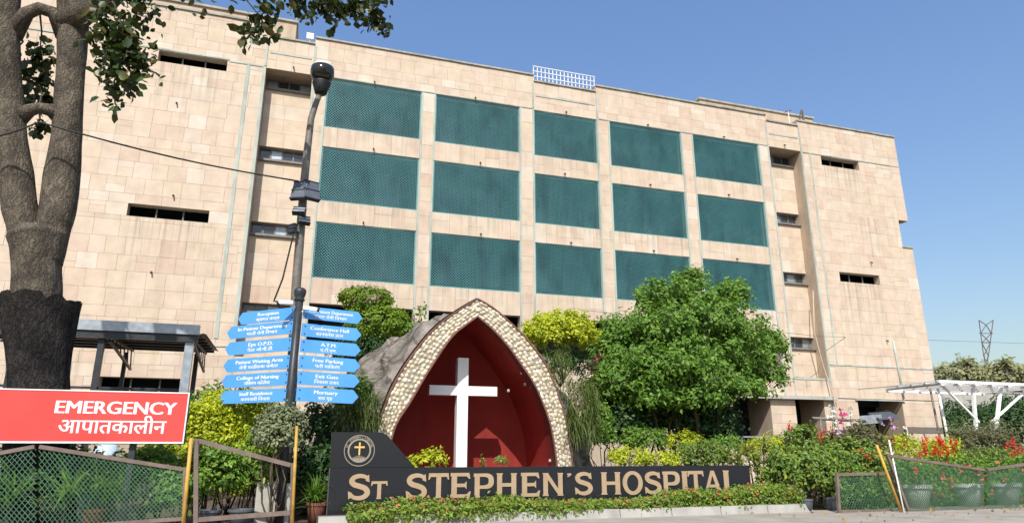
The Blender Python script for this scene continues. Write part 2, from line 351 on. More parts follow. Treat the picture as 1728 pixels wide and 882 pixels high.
def stems(root, base, tops, r0=.04, r1=.012, mat='stem', seed=1, name='stem', wob=.12):
    rg = random.Random(seed); mb = MB(); base = Vector(base)
    for tpt in tops:
        tpt = Vector(tpt); pts = []
        for k in range(6):
            f = k/5; q = base.lerp(tpt, f); w = wob*(tpt-base).length*math.sin(f*math.pi)
            pts.append(q+Vector((rg.uniform(-w, w), rg.uniform(-w, w), w*.3)))
        mb.tube(pts, [r0+(r1-r0)*k/5 for k in range(6)], 6)
    return mb.build(name, M[mat], root, smooth=True)
def shrub(name, label, cat, c, r, mat, nc, per, cr, L, W, seed, base=None, group=None, shape='rhomb', shell=(.6,1), zmin=-.5, lump=.12, nstem=5, up=.35, core=True, spread=.9):
    rg = np.random.default_rng(seed); c = Vector(c); base = Vector(base) if base else Vector((c.x, c.y, 0))
    t = thing(name, label, cat, base, group)
    p, d = clumps(c, r, nc, per, cr, shell, zmin, rg, lump, up, spread)
    keep = p[:, 2] > base.z+.02; leaves('crown', p[keep], d[keep], L, W, G[mat] if isinstance(mat, str) else mat, t, shape, rg=rg)
    tops = [c+Vector((r[0]*rg.uniform(-.6,.6), r[1]*rg.uniform(-.6,.6), r[2]*rg.uniform(-.2,.6))) for _ in range(nstem)]
    stems(t, base-Vector((0,0,.05)), tops, max(.015, min(r)*.05), .008, seed=seed, name='trunk')
    return t
def blossoms(root, pts, size, mat, seed=3, name='flowers', per=7):
    rg = np.random.default_rng(seed); pts = np.array([tuple(p) for p in pts]); p = np.repeat(pts, per, 0)+rg.normal(size=(len(pts)*per, 3))*size*.35
    d = rg.normal(size=p.shape)+np.array([0, -.6, .4])
    o = leaves(name, p, d, size, size*.8, G[mat], root, 'round', rg=rg); o['kind'] = 'stuff'; return o
def text_mesh(name, s, size, mat, parent, loc, rot=(math.pi/2, 0, 0), bold=.012, ext=.004, align='CENTER', xs=1.0):
    cu = bpy.data.curves.new('t', 'FONT'); cu.body = s; cu.size = size; cu.align_x = align; cu.extrude = ext; cu.resolution_u = 3
    ob = bpy.data.objects.new('t', cu); col.objects.link(ob); dg = bpy.context.evaluated_depsgraph_get()
    me = bpy.data.meshes.new_from_object(ob.evaluated_get(dg)); me.name = name
    bpy.data.objects.remove(ob); bpy.data.curves.remove(cu)
    if bold:
        co = np.empty(len(me.vertices)*3); me.vertices.foreach_get('co', co); co = co.reshape(-1, 3); fs = [tuple(p.vertices) for p in me.polygons]; n = len(co); V = []; Fs = []
        for k, (dx, dz) in enumerate(((0, 0), (bold*size, .0004), (-bold*size, .0008))):
            V += [tuple(v) for v in co+np.array([dx, 0, dz])]; Fs += [tuple(i+n*k for i in f) for f in fs]
        me = bpy.data.meshes.new(name); me.from_pydata(V, [], Fs)
    me.materials.clear(); me.materials.append(M[mat])
    return link(name, me, parent, loc, rot, (xs, 1, 1))

# ------------------------------------------------------------------ ground
g = MB(); nx, ny = 60, 60
g.add([(-1500,-400,0),(1500,-400,0),(1500,2500,0),(-1500,2500,0)], [(0,1,2,3)])
tag(g.build('ground', M['soil']), kind='structure')
pv = MB(); pv.box(-60, 60, 3.2, 15.75, -.2, .012)
tag(pv.build('pavement', M['paving']), kind='structure')
rd = MB(); rd.box(-60, 60, -40, 3.05, -.2, .006); tag(rd.build('road', M['asphalt']), kind='structure')
kb = MB()
for i in range(-40, 40): kb.box(i*1.5+.008, i*1.5+1.492, 3.05, 3.2, -.1, .14)
tag(kb.build('road_kerb', M['kerbstone']), kind='structure')

# ------------------------------------------------------------------ hospital building
FY = 30.0                                   # the facade plane
hb = thing('hospital_building', 'long beige sandstone hospital block with rows of teal lattice balconies', 'building', (12, FY, 0))
BX = [(.29,4.81), (5.53,9.93), (10.72,14.29), (15.05,19.42), (20.2,24.55)]
ROWS = [(16.14,18.71), (12.47,15.14), (8.86,11.46)]
ROW4 = (5.75, 7.72)
XL, XR = -21.0, 35.0
RL, RR = (-2.5, -.43), (25.3, 27.55)        # the two window recesses
ZC, ZR, ZL, ZW = 20.71, 20.36, 21.0, 20.70
core = MB(); solids = []
def solid(x0, x1, z0, z1, tiles=True):
    core.box(x0, x1, FY+.03, FY+.42, z0, z1)
    if tiles: solids.append((x0, x1, z0, z1))
def with_slots(x0, x1, z0, z1, slots):      # a wall with slot openings (x0,x1,z0,z1), sorted from the bottom
    z = z0
    for a, b, c, d in slots:
        solid(x0, x1, z, c); solid(x0, a, c, d); solid(b, x1, c, d); z = d
    solid(x0, x1, z, z1)
SLOT_L = [(-7.25,-4.13,3.62,4.32), (-7.25,-4.13,10.92,11.47), (-7.02,-4.18,18.22,18.76)]
SLOT_R = [(29.2,32.08,10.87,11.44), (29.0,31.82,18.04,18.62)]
with_slots(XL, RL[0], 0, ZL, SLOT_L)
# central part
edges = [-.43]+[v for b in BX for v in b]+[25.3]
for i in range(0, 12, 2): solid(edges[i], edges[i+1], 4.3, 18.71)
for i, (a, b) in enumerate(BX):
    solid(a, b, 15.14, 16.14); solid(a, b, 11.46, 12.47); solid(a, b, ROW4[1], 8.86); solid(a, b, 4.3, ROW4[0])
solid(-.43, BX[2][0], 18.71, ZC); solid(BX[2][0], BX[2][1], 18.71, ZR); solid(BX[2][1], 25.3, 18.71, ZC)
solid(RL[0], RL[1], 18.72, ZR); solid(RR[0], RR[1], 18.72, ZR)
solid(RL[0], RL[1], 0, 5.3); solid(RR[0], RR[1], 4.3, 5.28)
# ground floor
solid(-.43, 20.4, 0, 4.3)
GF = [(20.4, 21.3), (23.6, 25.15), (27.0, 29.25), (32.35, 35.0)]
for a, b in GF: solid(a, b, 0, 4.3 if b < 26 else 4.26)
for a, b, s in ((21.3, 23.6, 1.9), (25.15, 27.0, .9), (29.25, 32.35, 1.6)): solid(a, b, 0, s)
# right wing with its notch
with_slots(RR[1], 34.25, 4.3, ZW, SLOT_R)
solid(34.25, XR, 4.3, 13.35); solid(34.25, XR, 15.1, ZW)
core.build('wall', M['joint'], hb)
# deep walls behind the openings, slabs, roof
inn = MB()
inn.box(-.43, 25.3, FY+1.5, FY+1.7, 4.3, 20.2)
for z in (4.3, 7.95, 11.75, 15.4, 18.9): inn.box(-.40, 25.28, FY+.42, FY+1.5, z, z+.3)
for i in range(0, 12, 2): inn.box(edges[i]+.12, edges[i+1]-.12, FY+.42, FY+1.5, 4.6, 18.9)
inn.box(XL, RL[0]-.01, FY+1.6, FY+1.8, 0, 20.5); inn.box(27.7, 34.0, FY+1.6, FY+1.8, 4.0, 20)
inn.box(20.4, 34.8, FY+2.6, FY+2.8, 0, 4.3); inn.box(20.45, 34.9, FY+.42, FY+2.6, 4.32, 4.5)
inn.build('inner_wall', M['dark_in'], hb)
for a, b in ((21.3,23.6), (25.15,27.0), (29.25,32.35)):
    jm = MB(); jm.box(b+.002, b+.2, FY+.42, FY+1.9, 0, 4.3); jm.build('opening_reveal', M['plain_stone'], hb)
rf = MB(); rf.box(XL, XR-.05, FY+.42, FY+16, 20.0, 20.25); rf.box(XL, XL+.4, FY+.42, FY+16, 0, 20); rf.box(34.6, XR-.02, FY+.42, FY+16, 0, 13.3)
rf.box(33.85, 34.24, FY+.42, FY+16, 13.3, 20); rf.box(34.25, XR-.02, FY+.42, FY+16, 15.12, 20); rf.box(XL, XR-.5, FY+15.6, FY+15.98, 0, 20)
rf.build('roof', M['plain_stone'], hb)
# rooftop blocks behind the parapet
pb = MB(); q = P(501, 40, 34); pb.box(XL, q.x, 34, 40, 20.26, q.z); pb.build('roof_block', M['plain_stone'], hb)
cp = MB(); cp.box(XL, q.x+.08, 33.9, 40, q.z+.004, q.z+.12); cp.build('coping', M['coping'], hb)
qa, qb = P(1180, 168, 37), P(1371, 204, 37); pb = MB(); pb.box(qa.x, qb.x, 37, 42, 20.26, qa.z); pb.build('roof_block', M['plain_stone'], hb)
cp = MB(); cp.box(qa.x-.1, qb.x+.1, 36.9, 42, qa.z+.004, qa.z+.14); cp.build('coping', M['coping'], hb)
# copings along the parapets
for a, b, z in ((XL, RL[0], ZL), (RL[0]+.002, RL[1]-.002, ZR), (-.43, BX[2][0], ZC), (BX[2][0]+.002, BX[2][1]-.002, ZR), (BX[2][1], 25.3, ZC), (RR[0]+.002, RR[1]-.002, ZR), (RR[1], XR, ZW)):
    cp = MB(); cp.box(a, b, FY-.07, FY+.5, z+.003, z+.09); cp.build('coping', M['coping'], hb)
cp = MB(); cp.box(34.2, XR+.05, FY-.05, FY+2, 13.353, 13.43); cp.build('coping', M['coping'], hb)

# cladding: irregular courses of sandstone tiles, each a slab of its own
rt = random.Random(11); tiles = []
z = 0.0; courses = []
while z < 21.2:
    h = rt.choice([.72, .72, .75, .68, .45, .72]); courses.append((z, z+h)); z += h
J = .008
def lay(x0, x1, z0, z1):
    if x1-x0 < 1.1:                          # narrow pier: one tile wide
        z = z0
        while z < z1-.05:
            h = min(rt.uniform(.65, .95), z1-z); 
            if z1-z-h < .25: h = z1-z
            tiles.append((x0, x1, z, z+h)); z += h
        return
    if z1-z0 < 1.15:                         # spandrel band: mostly full-height pieces, some split
        x = x0
        while x < x1-.01:
            w = rt.uniform(.45, .95)
            if x1-x-w < .4: w = x1-x
            k = rt.random()
            if k < .5: tiles.append((x, x+w, z0, z1))
            else:
                zz = z0+(z1-z0)*rt.choice([.4, .5, .62]); tiles.append((x, x+w, z0, zz)); tiles.append((x, x+w, zz, z1))
            x += w
        return
    for c0, c1 in courses:
        a, b = max(c0, z0), min(c1, z1)
        if b-a < .04: continue
        x = x0-(rt.uniform(0, .3)); first = True
        while x < x1-.01:
            w = rt.choice([.72, .72, .75, .7, .95, .6]) if c1-c0 > .5 else rt.uniform(.6, 1.1)
            if x1-x-w < .22: w = x1-x
            xa = max(x, x0)
            if b-a > .5 and rt.random() < .16:
                zz = a+(b-a)*rt.choice([.38, .5, .6]); tiles.append((xa, x+w, a, zz)); tiles.append((xa, x+w, zz, b))
            else: tiles.append((xa, x+w, a, b))
            x += w
for s in solids:
    if s[3] <= 3.7 and s[1] < 20: lay(s[0], s[1], max(s[2], 2.2), s[3])     # lowest metres lie behind the planting
    elif s[2] == 0 and s[1] < 20.5: lay(s[0], s[1], 2.2, s[3])
    else: lay(*s)
vis = []
for tl in tiles:
    c = Vector(((tl[0]+tl[1])/2, FY, (tl[2]+tl[3])/2))-EYE; w = c.dot(FW); px = 864+FPX*c.dot(RT)/w; py = 441-FPX*c.dot(UP)/w
    hid = not (-10 < px < 1738 and -10 < py < 892) or (px < 130) or (370 < px < 620 and 510 < py < 690) or (py > 665 and px < 320) or (980 < px < 1330 and py > 480)
    vis.append((0 if hid else area_px(*tl, FY), tl))
vis.sort(key=lambda a: -a[0])
unit_tile = MB().add([(-.5,0,-.5),(.5,0,-.5),(.5,0,.5),(-.5,0,.5),(-.5,1,-.5),(.5,1,-.5),(.5,1,.5),(-.5,1,.5)],
                     [(0,1,2,3),(1,5,6,2),(3,2,6,7),(4,0,3,7),(4,5,1,0)]).mesh('cladding_tile', M['tile'])
rest = MB()
for i, (a, (x0, x1, z0, z1)) in enumerate(vis):
    y = FY+rt.uniform(-.004, .006)
    if i < 300: link('cladding_tile', unit_tile, hb, ((x0+x1)/2, y, (z0+z1)/2), (0,0,0), (x1-x0-J, .034, z1-z0-J))
    else:
        rest.add([(x0+J/2,y,z0+J/2),(x1-J/2,y,z0+J/2),(x1-J/2,y,z1-J/2),(x0+J/2,y,z1-J/2),(x0+J/2,y+.034,z0+J/2),(x1-J/2,y+.034,z0+J/2),(x1-J/2,y+.034,z1-J/2),(x0+J/2,y+.034,z1-J/2)],
                 [(0,1,2,3),(1,5,6,2),(3,2,6,7),(4,0,3,7),(4,5,1,0)])
rest.build('cladding', M['tile_i'], hb)['kind'] = 'stuff'
# window recesses: side jambs, spandrel panels with windows between
DEP = .78
def recess(x0, x1, wins, zb):
    jb = MB(); jb.box(x0-.3, x0-.001, FY+.425, FY+2.0, zb, 18.72); jb.box(x1+.001, x1+.3, FY+.425, FY+2.0, zb, 18.72)
    jb.box(x0+.002, x1-.002, FY+.425, FY+2.0, 18.722, 19.0); jb.build('recess_reveal', M['plain_stone'], hb)
    z = zb
    for zs, zt in wins+[(18.72, 18.72)]:
        if zs-z > .1:
            n = max(2, round((zs-z)/.75)); pan = MB(); pan.box(x0+.003, x1-.003, FY+DEP+.03, FY+1.3, z, zs)
            pan.build('spandrel_panel', M['joint'], hb)
            for k in range(n):
                a, b = z+(zs-z)*k/n, z+(zs-z)*(k+1)/n; xm = x0+(x1-x0)*rt.uniform(.4, .6)
                for u, v in ((x0+.005, xm), (xm, x1-.005)):
                    link('cladding_tile', unit_tile2, hb, ((u+v)/2, FY+DEP, (a+b)/2), (0,0,0), (v-u-J, .034, b-a-J))
        if zt > zs:
            sl = MB(); sl.box(x0+.004, x1-.004, FY+DEP-.12, FY+1.3, zs+.001, zs+.1); sl.build('sill', M['frame'], hb)
            wd = MB(); y = FY+1.05
            wd.box(x0+.006, x1-.006, y, y+.06, zs+.102, zs+.16); wd.box(x0+.006, x1-.006, y, y+.06, zt-.06, zt-.002)
            for k in range(5):
                xx = x0+.03+(x1-x0-.06)*k/4; wd.box(xx-.03, xx+.03, y-.004, y+.058, zs+.162, zt-.062)
            w = wd.build('window', M['frame'], hb)
            for k in range(4):
                a = x0+.03+(x1-x0-.06)*k/4; b = x0+.03+(x1-x0-.06)*(k+1)/4
                pn = MB(); pn.box(a+.032, b-.032, y+.02, y+.03, zs+.164, zt-.064)
                pn.build('pane', M['glass'] if (k+int(zs)) % 3 else M['galv'], w)
        z = zt
    bk = MB(); bk.box(x0, x1, FY+1.6, FY+1.7, zb, 18.7); bk.build('inner_wall', M['dark_in'], hb)
unit_tile2 = unit_tile
def zat(px, py): return P(px, py, FY+DEP).z
recess(*RL, [(zat(450,530), zat(450,512)), (zat(460,400), zat(460,376)), (zat(475,275), zat(475,250)), (zat(485,156), 18.72)], 5.3)
recess(*RR, [(zat(1355,590), zat(1355,569)), (zat(1340,480), zat(1340,460)), (zat(1330,380), zat(1330,360)), (zat(1322,282), 18.72)], 5.28)
# slot openings: dark metal sill bars and ledge
for a, b, c, d in SLOT_L+SLOT_R:
    s = MB(); s.box(a, b, FY+.10, FY+.42, c-.001, c+.03); s.build('sill', M['coping'], hb)
    for k in range(1, 3):
        xx = a+(b-a)*k/3; w = MB(); w.box(xx-.03, xx+.03, FY+.3, FY+.34, c+.032, d-.002); w.build('window_bar', M['grey_metal'], hb)
# pale green trim strips
def strip(x0, x1, z0, z1, k=0):
    s = MB(); s.box(x0, x1, FY-.022-.003*k, FY+.02, z0, z1); s.build('trim_strip', M['trim'], hb)
for i in range(1, 11):
    e = edges[i]; sd = -1 if i % 2 else 1
    strip(e-.095 if sd < 0 else e+.005, e-.005 if sd < 0 else e+.095, 4.4, 18.72)
for e in (RL[0]-.1, RL[1]+.01, BX[2][0]-.09, BX[2][1]+.01, RR[0]-.09, RR[1]+.01): strip(e, e+.09, 18.81, 20.3, 1)
strip(RL[0]-.15, RL[0]-.005, 2.5, 18.72, 1); strip(RL[1]+.005, RL[1]+.10, 4.4, 18.72); strip(RR[0]-.1, RR[0]-.005, 4.4, 18.72); strip(RR[1]+.005, RR[1]+.12, 0, 18.72, 1)
strip(-3.35, -3.2, 6.0, 18.72); strip(28.15, 28.25, 6.15, 18.66)
strip(XL, -7.1, 18.80, 18.88, 2); strip(-4.1, RL[0]-.12, 18.722, 18.80, 2); strip(-7.1, -4.1, 18.80, 18.88, 2)
strip(-.4, BX[2][0]-.1, 18.74, 18.80, 2); strip(BX[2][1]+.12, 25.2, 18.74, 18.80, 2); strip(27.7, XR, 18.66, 18.72, 2); strip(27.7, XR, 6.05, 6.13, 2)
for a, b in (RL, RR, BX[2]): strip(a+.1, b-.1, 19.52, 19.6, 1)
strip(RR[0]-.2, 27.65, 5.22, 5.32, 2); strip(XL, RL[0]-.1, 5.66, 5.71, 2)
lg = MB(); lg.box(20.3, 27.7, FY-.30, FY-.002, 4.16, 4.34); lg.build('ledge', M['concrete'], hb)
lg = MB(); lg.box(29.1, 32.5, FY-.10, FY-.002, 4.20, 4.27); lg.build('ledge', M['trim'], hb)
# ground floor details at the right
rl = MB(); rl.box(21.32, 23.58, FY+.15, FY+.2, 2.20, 2.28)
for x in (21.8, 22.7, 23.4): rl.box(x-.05, x+.05, FY+.16, FY+.19, 1.902, 2.198)
rl.build('window_rail', M['galv'], hb)
sh = MB(); a = P(1432, 694, FY+.3); 
sh.bar((29.3, FY+.4, 3.15), (30.6, FY-.15, 3.25), .06, .45); sh.build('shutter', M['galv'], hb)
sh = MB(); sh.add([(30.3,FY-.3,3.2),(31.8,FY-.3,3.3),(31.8,FY+.5,3.75),(30.3,FY+.5,3.6),(30.3,FY-.3,3.16),(31.8,FY-.3,3.26),(31.8,FY+.5,3.71),(30.3,FY+.5,3.56)],
       [(0,1,2,3),(7,6,5,4),(0,4,5,1),(1,5,6,2),(2,6,7,3),(3,7,4,0)]); sh.build('awning_window', M['flood_grey'], hb)
pw = MB(); pw.box(30.3, 30.42, FY+.3, FY+.36, 1.6, 3.5); pw.build('window_mullion', M['white_paint'], hb)
# lattice grilles
def lattice(x0, x1, z0, z1, y, pitch, w, depth, slope=1.0):
    mb = MB(); H = z1-z0; W = x1-x0
    for sgn in (1, -1):
        yy = y if sgn > 0 else y+depth*1.05
        n = int((W+H)/pitch)+2
        for k in range(n):
            c = k*pitch
            # line: x = c - t (sgn>0) or x = W - c + t, z = t
            t0 = max(0, c-W); t1 = min(H, c)
            if t1-t0 < .03: continue
            if sgn > 0: pa = (x0+c-t0, z0+t0); pb_ = (x0+c-t1, z0+t1)
            else: pa = (x1-c+t0, z0+t0); pb_ = (x1-c+t1, z0+t1)
            mb.bar((pa[0], yy, pa[1]), (pb_[0], yy, pb_[1]), depth, w, up=(0, 1, 0)) if False else mb.bar((pa[0], yy, pa[1]), (pb_[0], yy, pb_[1]), w, depth, up=(0, 1, 0))
    return mb
for (z0, z1) in ROWS:
    for (x0, x1) in BX:
        for f_ in (.25, .72):
            iw = MB(); xm = x0+(x1-x0)*f_; iw.box(xm-.55, xm+.55, FY+1.44, FY+1.497, z0+.5, z1-.45); w_ = iw.build('inner_window', M['dark_metal'], hb)
            iw = MB(); iw.box(xm-.48, xm-.02, FY+1.43, FY+1.438, z0+.57, z1-.52); iw.build('pane', M['glass'], w_)
            iw = MB(); iw.box(xm+.02, xm+.48, FY+1.43, FY+1.438, z0+.57, z1-.52); iw.build('pane', M['glass'], w_)
        fr = MB(); y0, y1 = FY+.04, FY+.10
        fr.box(x0+.001, x0+.05, y0, y1, z0+.001, z1-.001); fr.box(x1-.05, x1-.001, y0, y1, z0+.001, z1-.001)
        fr.box(x0+.051, x1-.051, y0, y1, z0+.001, z0+.05); fr.box(x0+.051, x1-.051, y0, y1, z1-.05, z1-.001)
        gr = fr.build('grille', M['teal_frame'], hb)
        lattice(x0+.05, x1-.05, z0+.05, z1-.05, FY+.055, .135, .026, .014).build('lattice', M['teal'], gr)['kind'] = 'stuff'
# drain spouts
for (x0, x1) in BX:
    for z in (18.86, 15.32, 11.62, 8.1):
        s = MB(); x = x0+(x1-x0)*rt.uniform(.45, .55); s.tube([(x, FY+.02, z), (x, FY-.1, z-.02), (x, FY-.14, z-.08)], .035, 6); s.build('drain_spout', M['dark_metal'], hb)
for x, z in ((-5.6, 12.0), (-6.0, 16.3), (-6.0, 8.6), (31.6, 12.2), (31.9, 7.6), (-1.3, 18.95), (26.4, 18.95)):
    s = MB(); s.tube([(x, FY+.02, z), (x, FY-.1, z-.02), (x, FY-.14, z-.08)], .035, 6); s.build('drain_spout', M['dark_metal'], hb)
s = MB(); s.tube([P(1372, 490, FY-.05), P(1374, 560, FY-.05), P(1390, 620, FY-.06), P(1406, 665, FY-.36), P(1412, 700, FY-.36), P(1418, 760, FY-.36)], .035, 6)
s.build('drain_pipe', M['plain_stone'], hb, smooth=True)
s = MB(); s.tube([(32.35, FY-.04, 7.6), (32.4, FY-.05, 6), (32.45, FY-.05, 4.35)], .06, 6); s.build('drain_pipe', M['trim'], hb, smooth=True)

# things on the roof
a, b = P(900, 110, FY+.3), P(1002, 128, FY+.3); zb = ZR+.09
rg_ = thing('roof_railing', 'white welded grid railing standing on the roof parapet', 'railing', ((a.x+b.x)/2, FY+.3, zb))
for k in range(17):
    x = a.x+(b.x-a.x)*k/16; m_ = MB(); m_.box(x-.02, x+.02, FY+.28, FY+.32, zb+.001, a.z-.1); m_.build('upright', M['white_paint'], rg_)
for k in range(4):
    z = zb+.12+(a.z-zb-.2)*k/3; m_ = MB(); m_.box(a.x-.05, b.x+.05, FY+.255, FY+.279, z-.018, z+.018); m_.build('rail', M['white_paint'], rg_)
a = P(523, 66, FY+1); an = thing('roof_antenna', 'small white panel antenna on a thin mast on the roof edge', 'antenna', (a.x, FY+1, 20.25))
m_ = MB(); m_.tube([(a.x, FY+1, 20.25), (a.x, FY+1, a.z)], .03, 6); m_.build('mast', M['galv'], an)
m_ = MB(); m_.box(a.x-.17, a.x+.17, FY+.93, FY+1.05, a.z-.02, a.z+.30); m_.build('panel', M['white_paint'], an)
a, b, c = P(1335, 211, 33), P(1352, 186, 33), P(1354, 204, 33)
an = thing('roof_bracket', 'grey A shaped steel bracket leaning on the roof at the right', 'bracket', (a.x, 33, 20.25))
m_ = MB(); m_.bar((a.x, 33, 20.25), b, .09); m_.build('brace', M['grey_metal'], an); m_ = MB(); m_.bar((c.x+.1, 33, 20.25), b+Vector((.08,0,0)), .09); m_.build('brace', M['grey_metal'], an)
a = P(1330, 188, 33.5); an = thing('television_aerial', 'thin white television aerial mast beside the steel bracket on the roof', 'antenna', (a.x, 33.5, 20.25))
m_ = MB(); m_.tube([(a.x, 33.5, 20.25), a], .03, 6); m_.build('mast', M['white_paint'], an)
m_ = MB(); m_.bar(a+Vector((-.2,0,-.05)), a+Vector((.2,0,.05)), .04)
for k in range(4): m_.bar(a+Vector((-.18+.11*k,-.15,-.03+.025*k)), a+Vector((-.18+.11*k,.15,-.03+.025*k)), .02)
m_.build('aerial', M['grey_metal'], an)

# ------------------------------------------------------------------ grotto with the cross
AY = 17.6
op = [(632,780),(638,722),(647,694),(663,653),(690,608),(731,557),(768,528),(806,505),(830,519),(854,539),(891,576),(923,621),(946,681),(959,735),(965,785),(967,810)]
ip = [(652,780),(661,735),(672,707),(690,680),(722,626),(759,571),(782,550),(806,533),(832,555),(859,585),(884,620),(905,653),(927,708),(936,750),(940,785),(941,810)]
def smooth_poly(pts, n):
    pts = [np.array(p, float) for p in pts]; seg = []
    L = [0]
    for a, b in zip(pts, pts[1:]): L.append(L[-1]+np.linalg.norm(b-a))
    out = []
    for k in range(n):
        t = L[-1]*k/(n-1); i = min(max(np.searchsorted(L, t)-1, 0), len(pts)-2); f = (t-L[i])/(L[i+1]-L[i])
        a, b = pts[i], pts[i+1]; p0 = pts[max(i-1, 0)]; p3 = pts[min(i+2, len(pts)-1)]
        apex = len(pts)//2-1
        if i+1 == 7: p3 = b
        if i == 7: p0 = a
        out.append(.5*((2*a)+(-p0+b)*f+(2*p0-5*a+4*b-p3)*f*f+(-p0+3*a-3*b+p3)*f**3))
    return out
def world2(pts, Y): return [(P(x, y, Y).x, P(x, y, Y).z) for x, y in pts]
def split_poly(pts, n):                                   # left half, apex, right half sampled alike
    w = world2(pts, AY); a = w[:8]; b = w[7:]
    w1 = smooth_poly([(0, 0)]+[(0, 0)], 2) if False else None
    def res(q, n):
        q = [np.array(p) for p in q]; L = [0]
        for u, v in zip(q, q[1:]): L.append(L[-1]+np.linalg.norm(v-u))
        o = []
        for k in range(n):
            t = L[-1]*k/(n-1); i = min(max(int(np.searchsorted(L, t))-1, 0), len(q)-2); f = (t-L[i])/(L[i+1]-L[i])
            p0 = q[i-1] if i > 0 else 2*q[0]-q[1]; p3 = q[i+2] if i+2 < len(q) else 2*q[-1]-q[-2]; u, v = q[i], q[i+1]
            o.append(tuple(.5*((2*u)+(-p0+v)*f+(2*p0-5*u+4*v-p3)*f*f+(-p0+3*u-3*v+p3)*f**3)))
        return o
    return res(a, n)+res(b, n)[1:]
NA = 25
OUT = split_poly(op, NA); INN = split_poly(ip, NA)
OUT = [(OUT[0][0]-.06, .2)]+OUT+[(OUT[-1][0]+.03, .2)]; INN = [(INN[0][0]-.05, .2)]+INN+[(INN[-1][0]+.02, .2)]
gro = thing('grotto', 'pointed arch grotto with cobbled rim and dark red niche behind the name board', 'grotto', (4.6, AY, 0))
b_ = MB(); b_.strip_prism(INN, OUT, AY, AY+.35); b_.build('arch_band', M['mortar'], gro)
nd = 2.5; n_ = MB(); k = len(INN)
vs = [(x, AY+.02, z) for x, z in INN]+[(x, AY+nd, z) for x, z in INN]
n_.add(vs, [(i, i+1, k+i+1, k+i) for i in range(k-1)]); n_.build('niche_side', M['niche_red'], gro)
n_ = MB(); n_.prism([(x, z) for x, z in reversed(INN)], AY+nd-.01, AY+nd+.2); n_.build('niche_back', M['niche_red'], gro)
n_ = MB(); n_.box(INN[0][0], INN[-1][0], AY+.01, AY+nd, 0, .3); n_.build('niche_floor', M['niche_red'], gro)
def offs(line, d):
    o = []
    for i, (x, z) in enumerate(line):
        a = np.array(line[max(i-1, 0)]); b = np.array(line[min(i+1, len(line)-1)]); t = (b-a)/np.linalg.norm(b-a); o.append((x-t[1]*d, z+t[0]*d))
    return o
e_ = MB(); e_.strip_prism(OUT, offs(OUT, .035), AY-.04, AY+.5); e_.build('outer_edging', M['maroon'], gro)
e_ = MB(); e_.strip_prism(offs(INN, -.03), offs(INN, .012), AY-.03, AY+.03); e_.build('inner_edging', M['maroon'], gro)
rc = random.Random(5); dome = []
for v in range(4):
    vs = []; sg = 8
    for r, y in ((1, 0), (.86, -.45), (.5, -.82)):
        for q in range(sg): a = 2*math.pi*q/sg; rr = r*(1+rc.uniform(-.10, .10)); vs.append((rr*math.cos(a), y, rr*math.sin(a)))
    vs.append((0, -.95, 0)); fs = []
    for rI in range(2):
        for q in range(sg): fs.append((rI*sg+q, rI*sg+(q+1) % sg, (rI+1)*sg+(q+1) % sg, (rI+1)*sg+q))
    fs += [(2*sg+q, 2*sg+(q+1) % sg, 3*sg) for q in range(sg)]
    dome.append(MB().add(vs, fs).mesh('cobble', M['cobble'], True))
CL = [((a[0]+b[0])/2, (a[1]+b[1])/2) for a, b in zip(OUT, INN)]
Ls = [0]
for a, b in zip(CL, CL[1:]): Ls.append(Ls[-1]+math.hypot(b[0]-a[0], b[1]-a[1]))
ROWN = 5; per = 92; loose = MB(); picked = set(rc.sample(range(ROWN*per), 300))
for r in range(ROWN):
    for kk in range(per):
        t = Ls[-1]*(kk+.5+(.5 if r % 2 else 0)+rc.uniform(-.28, .28))/per; t = min(t, Ls[-1]-.01)
        i = max(0, next(j for j in range(len(Ls)) if Ls[j] >= t)-1); f = (t-Ls[i])/(Ls[i+1]-Ls[i])
        o = [OUT[i][c]*(1-f)+OUT[i+1][c]*f for c in (0, 1)]; n2 = [INN[i][c]*(1-f)+INN[i+1][c]*f for c in (0, 1)]
        w = (r+.5+rc.uniform(-.2, .2))/ROWN; wd_ = math.hypot(o[0]-n2[0], o[1]-n2[1])
        x, z = n2[0]*(1-w)+o[0]*w, n2[1]*(1-w)+o[1]*w
        ang = math.atan2(CL[i+1][1]-CL[i][1], CL[i+1][0]-CL[i][0])
        sa = Ls[-1]/per*.5*rc.uniform(.7, 1.2); sb = wd_/ROWN*.5*rc.uniform(.72, 1.12)
        dm = dome[rc.randrange(4)]; rt_ = -ang+rc.uniform(-.4, .4); dpt = .026*rc.uniform(.7, 1.3)
        if r*per+kk in picked: link('cobble', dm, gro, (x, AY-.002, z), (0, rt_, 0), (sa, dpt, sb))
        else:
            Rm = Matrix.Rotation(rt_, 3, 'Y'); loose.add([Vector((x, AY-.002, z))+Rm @ Vector((v.co.x*sa, v.co.y*dpt, v.co.z*sb)) for v in dm.vertices], [tuple(p.vertices) for p in dm.polygons])
loose.build('cobbles', M['cobble_i'], gro, smooth=True)['kind'] = 'stuff'
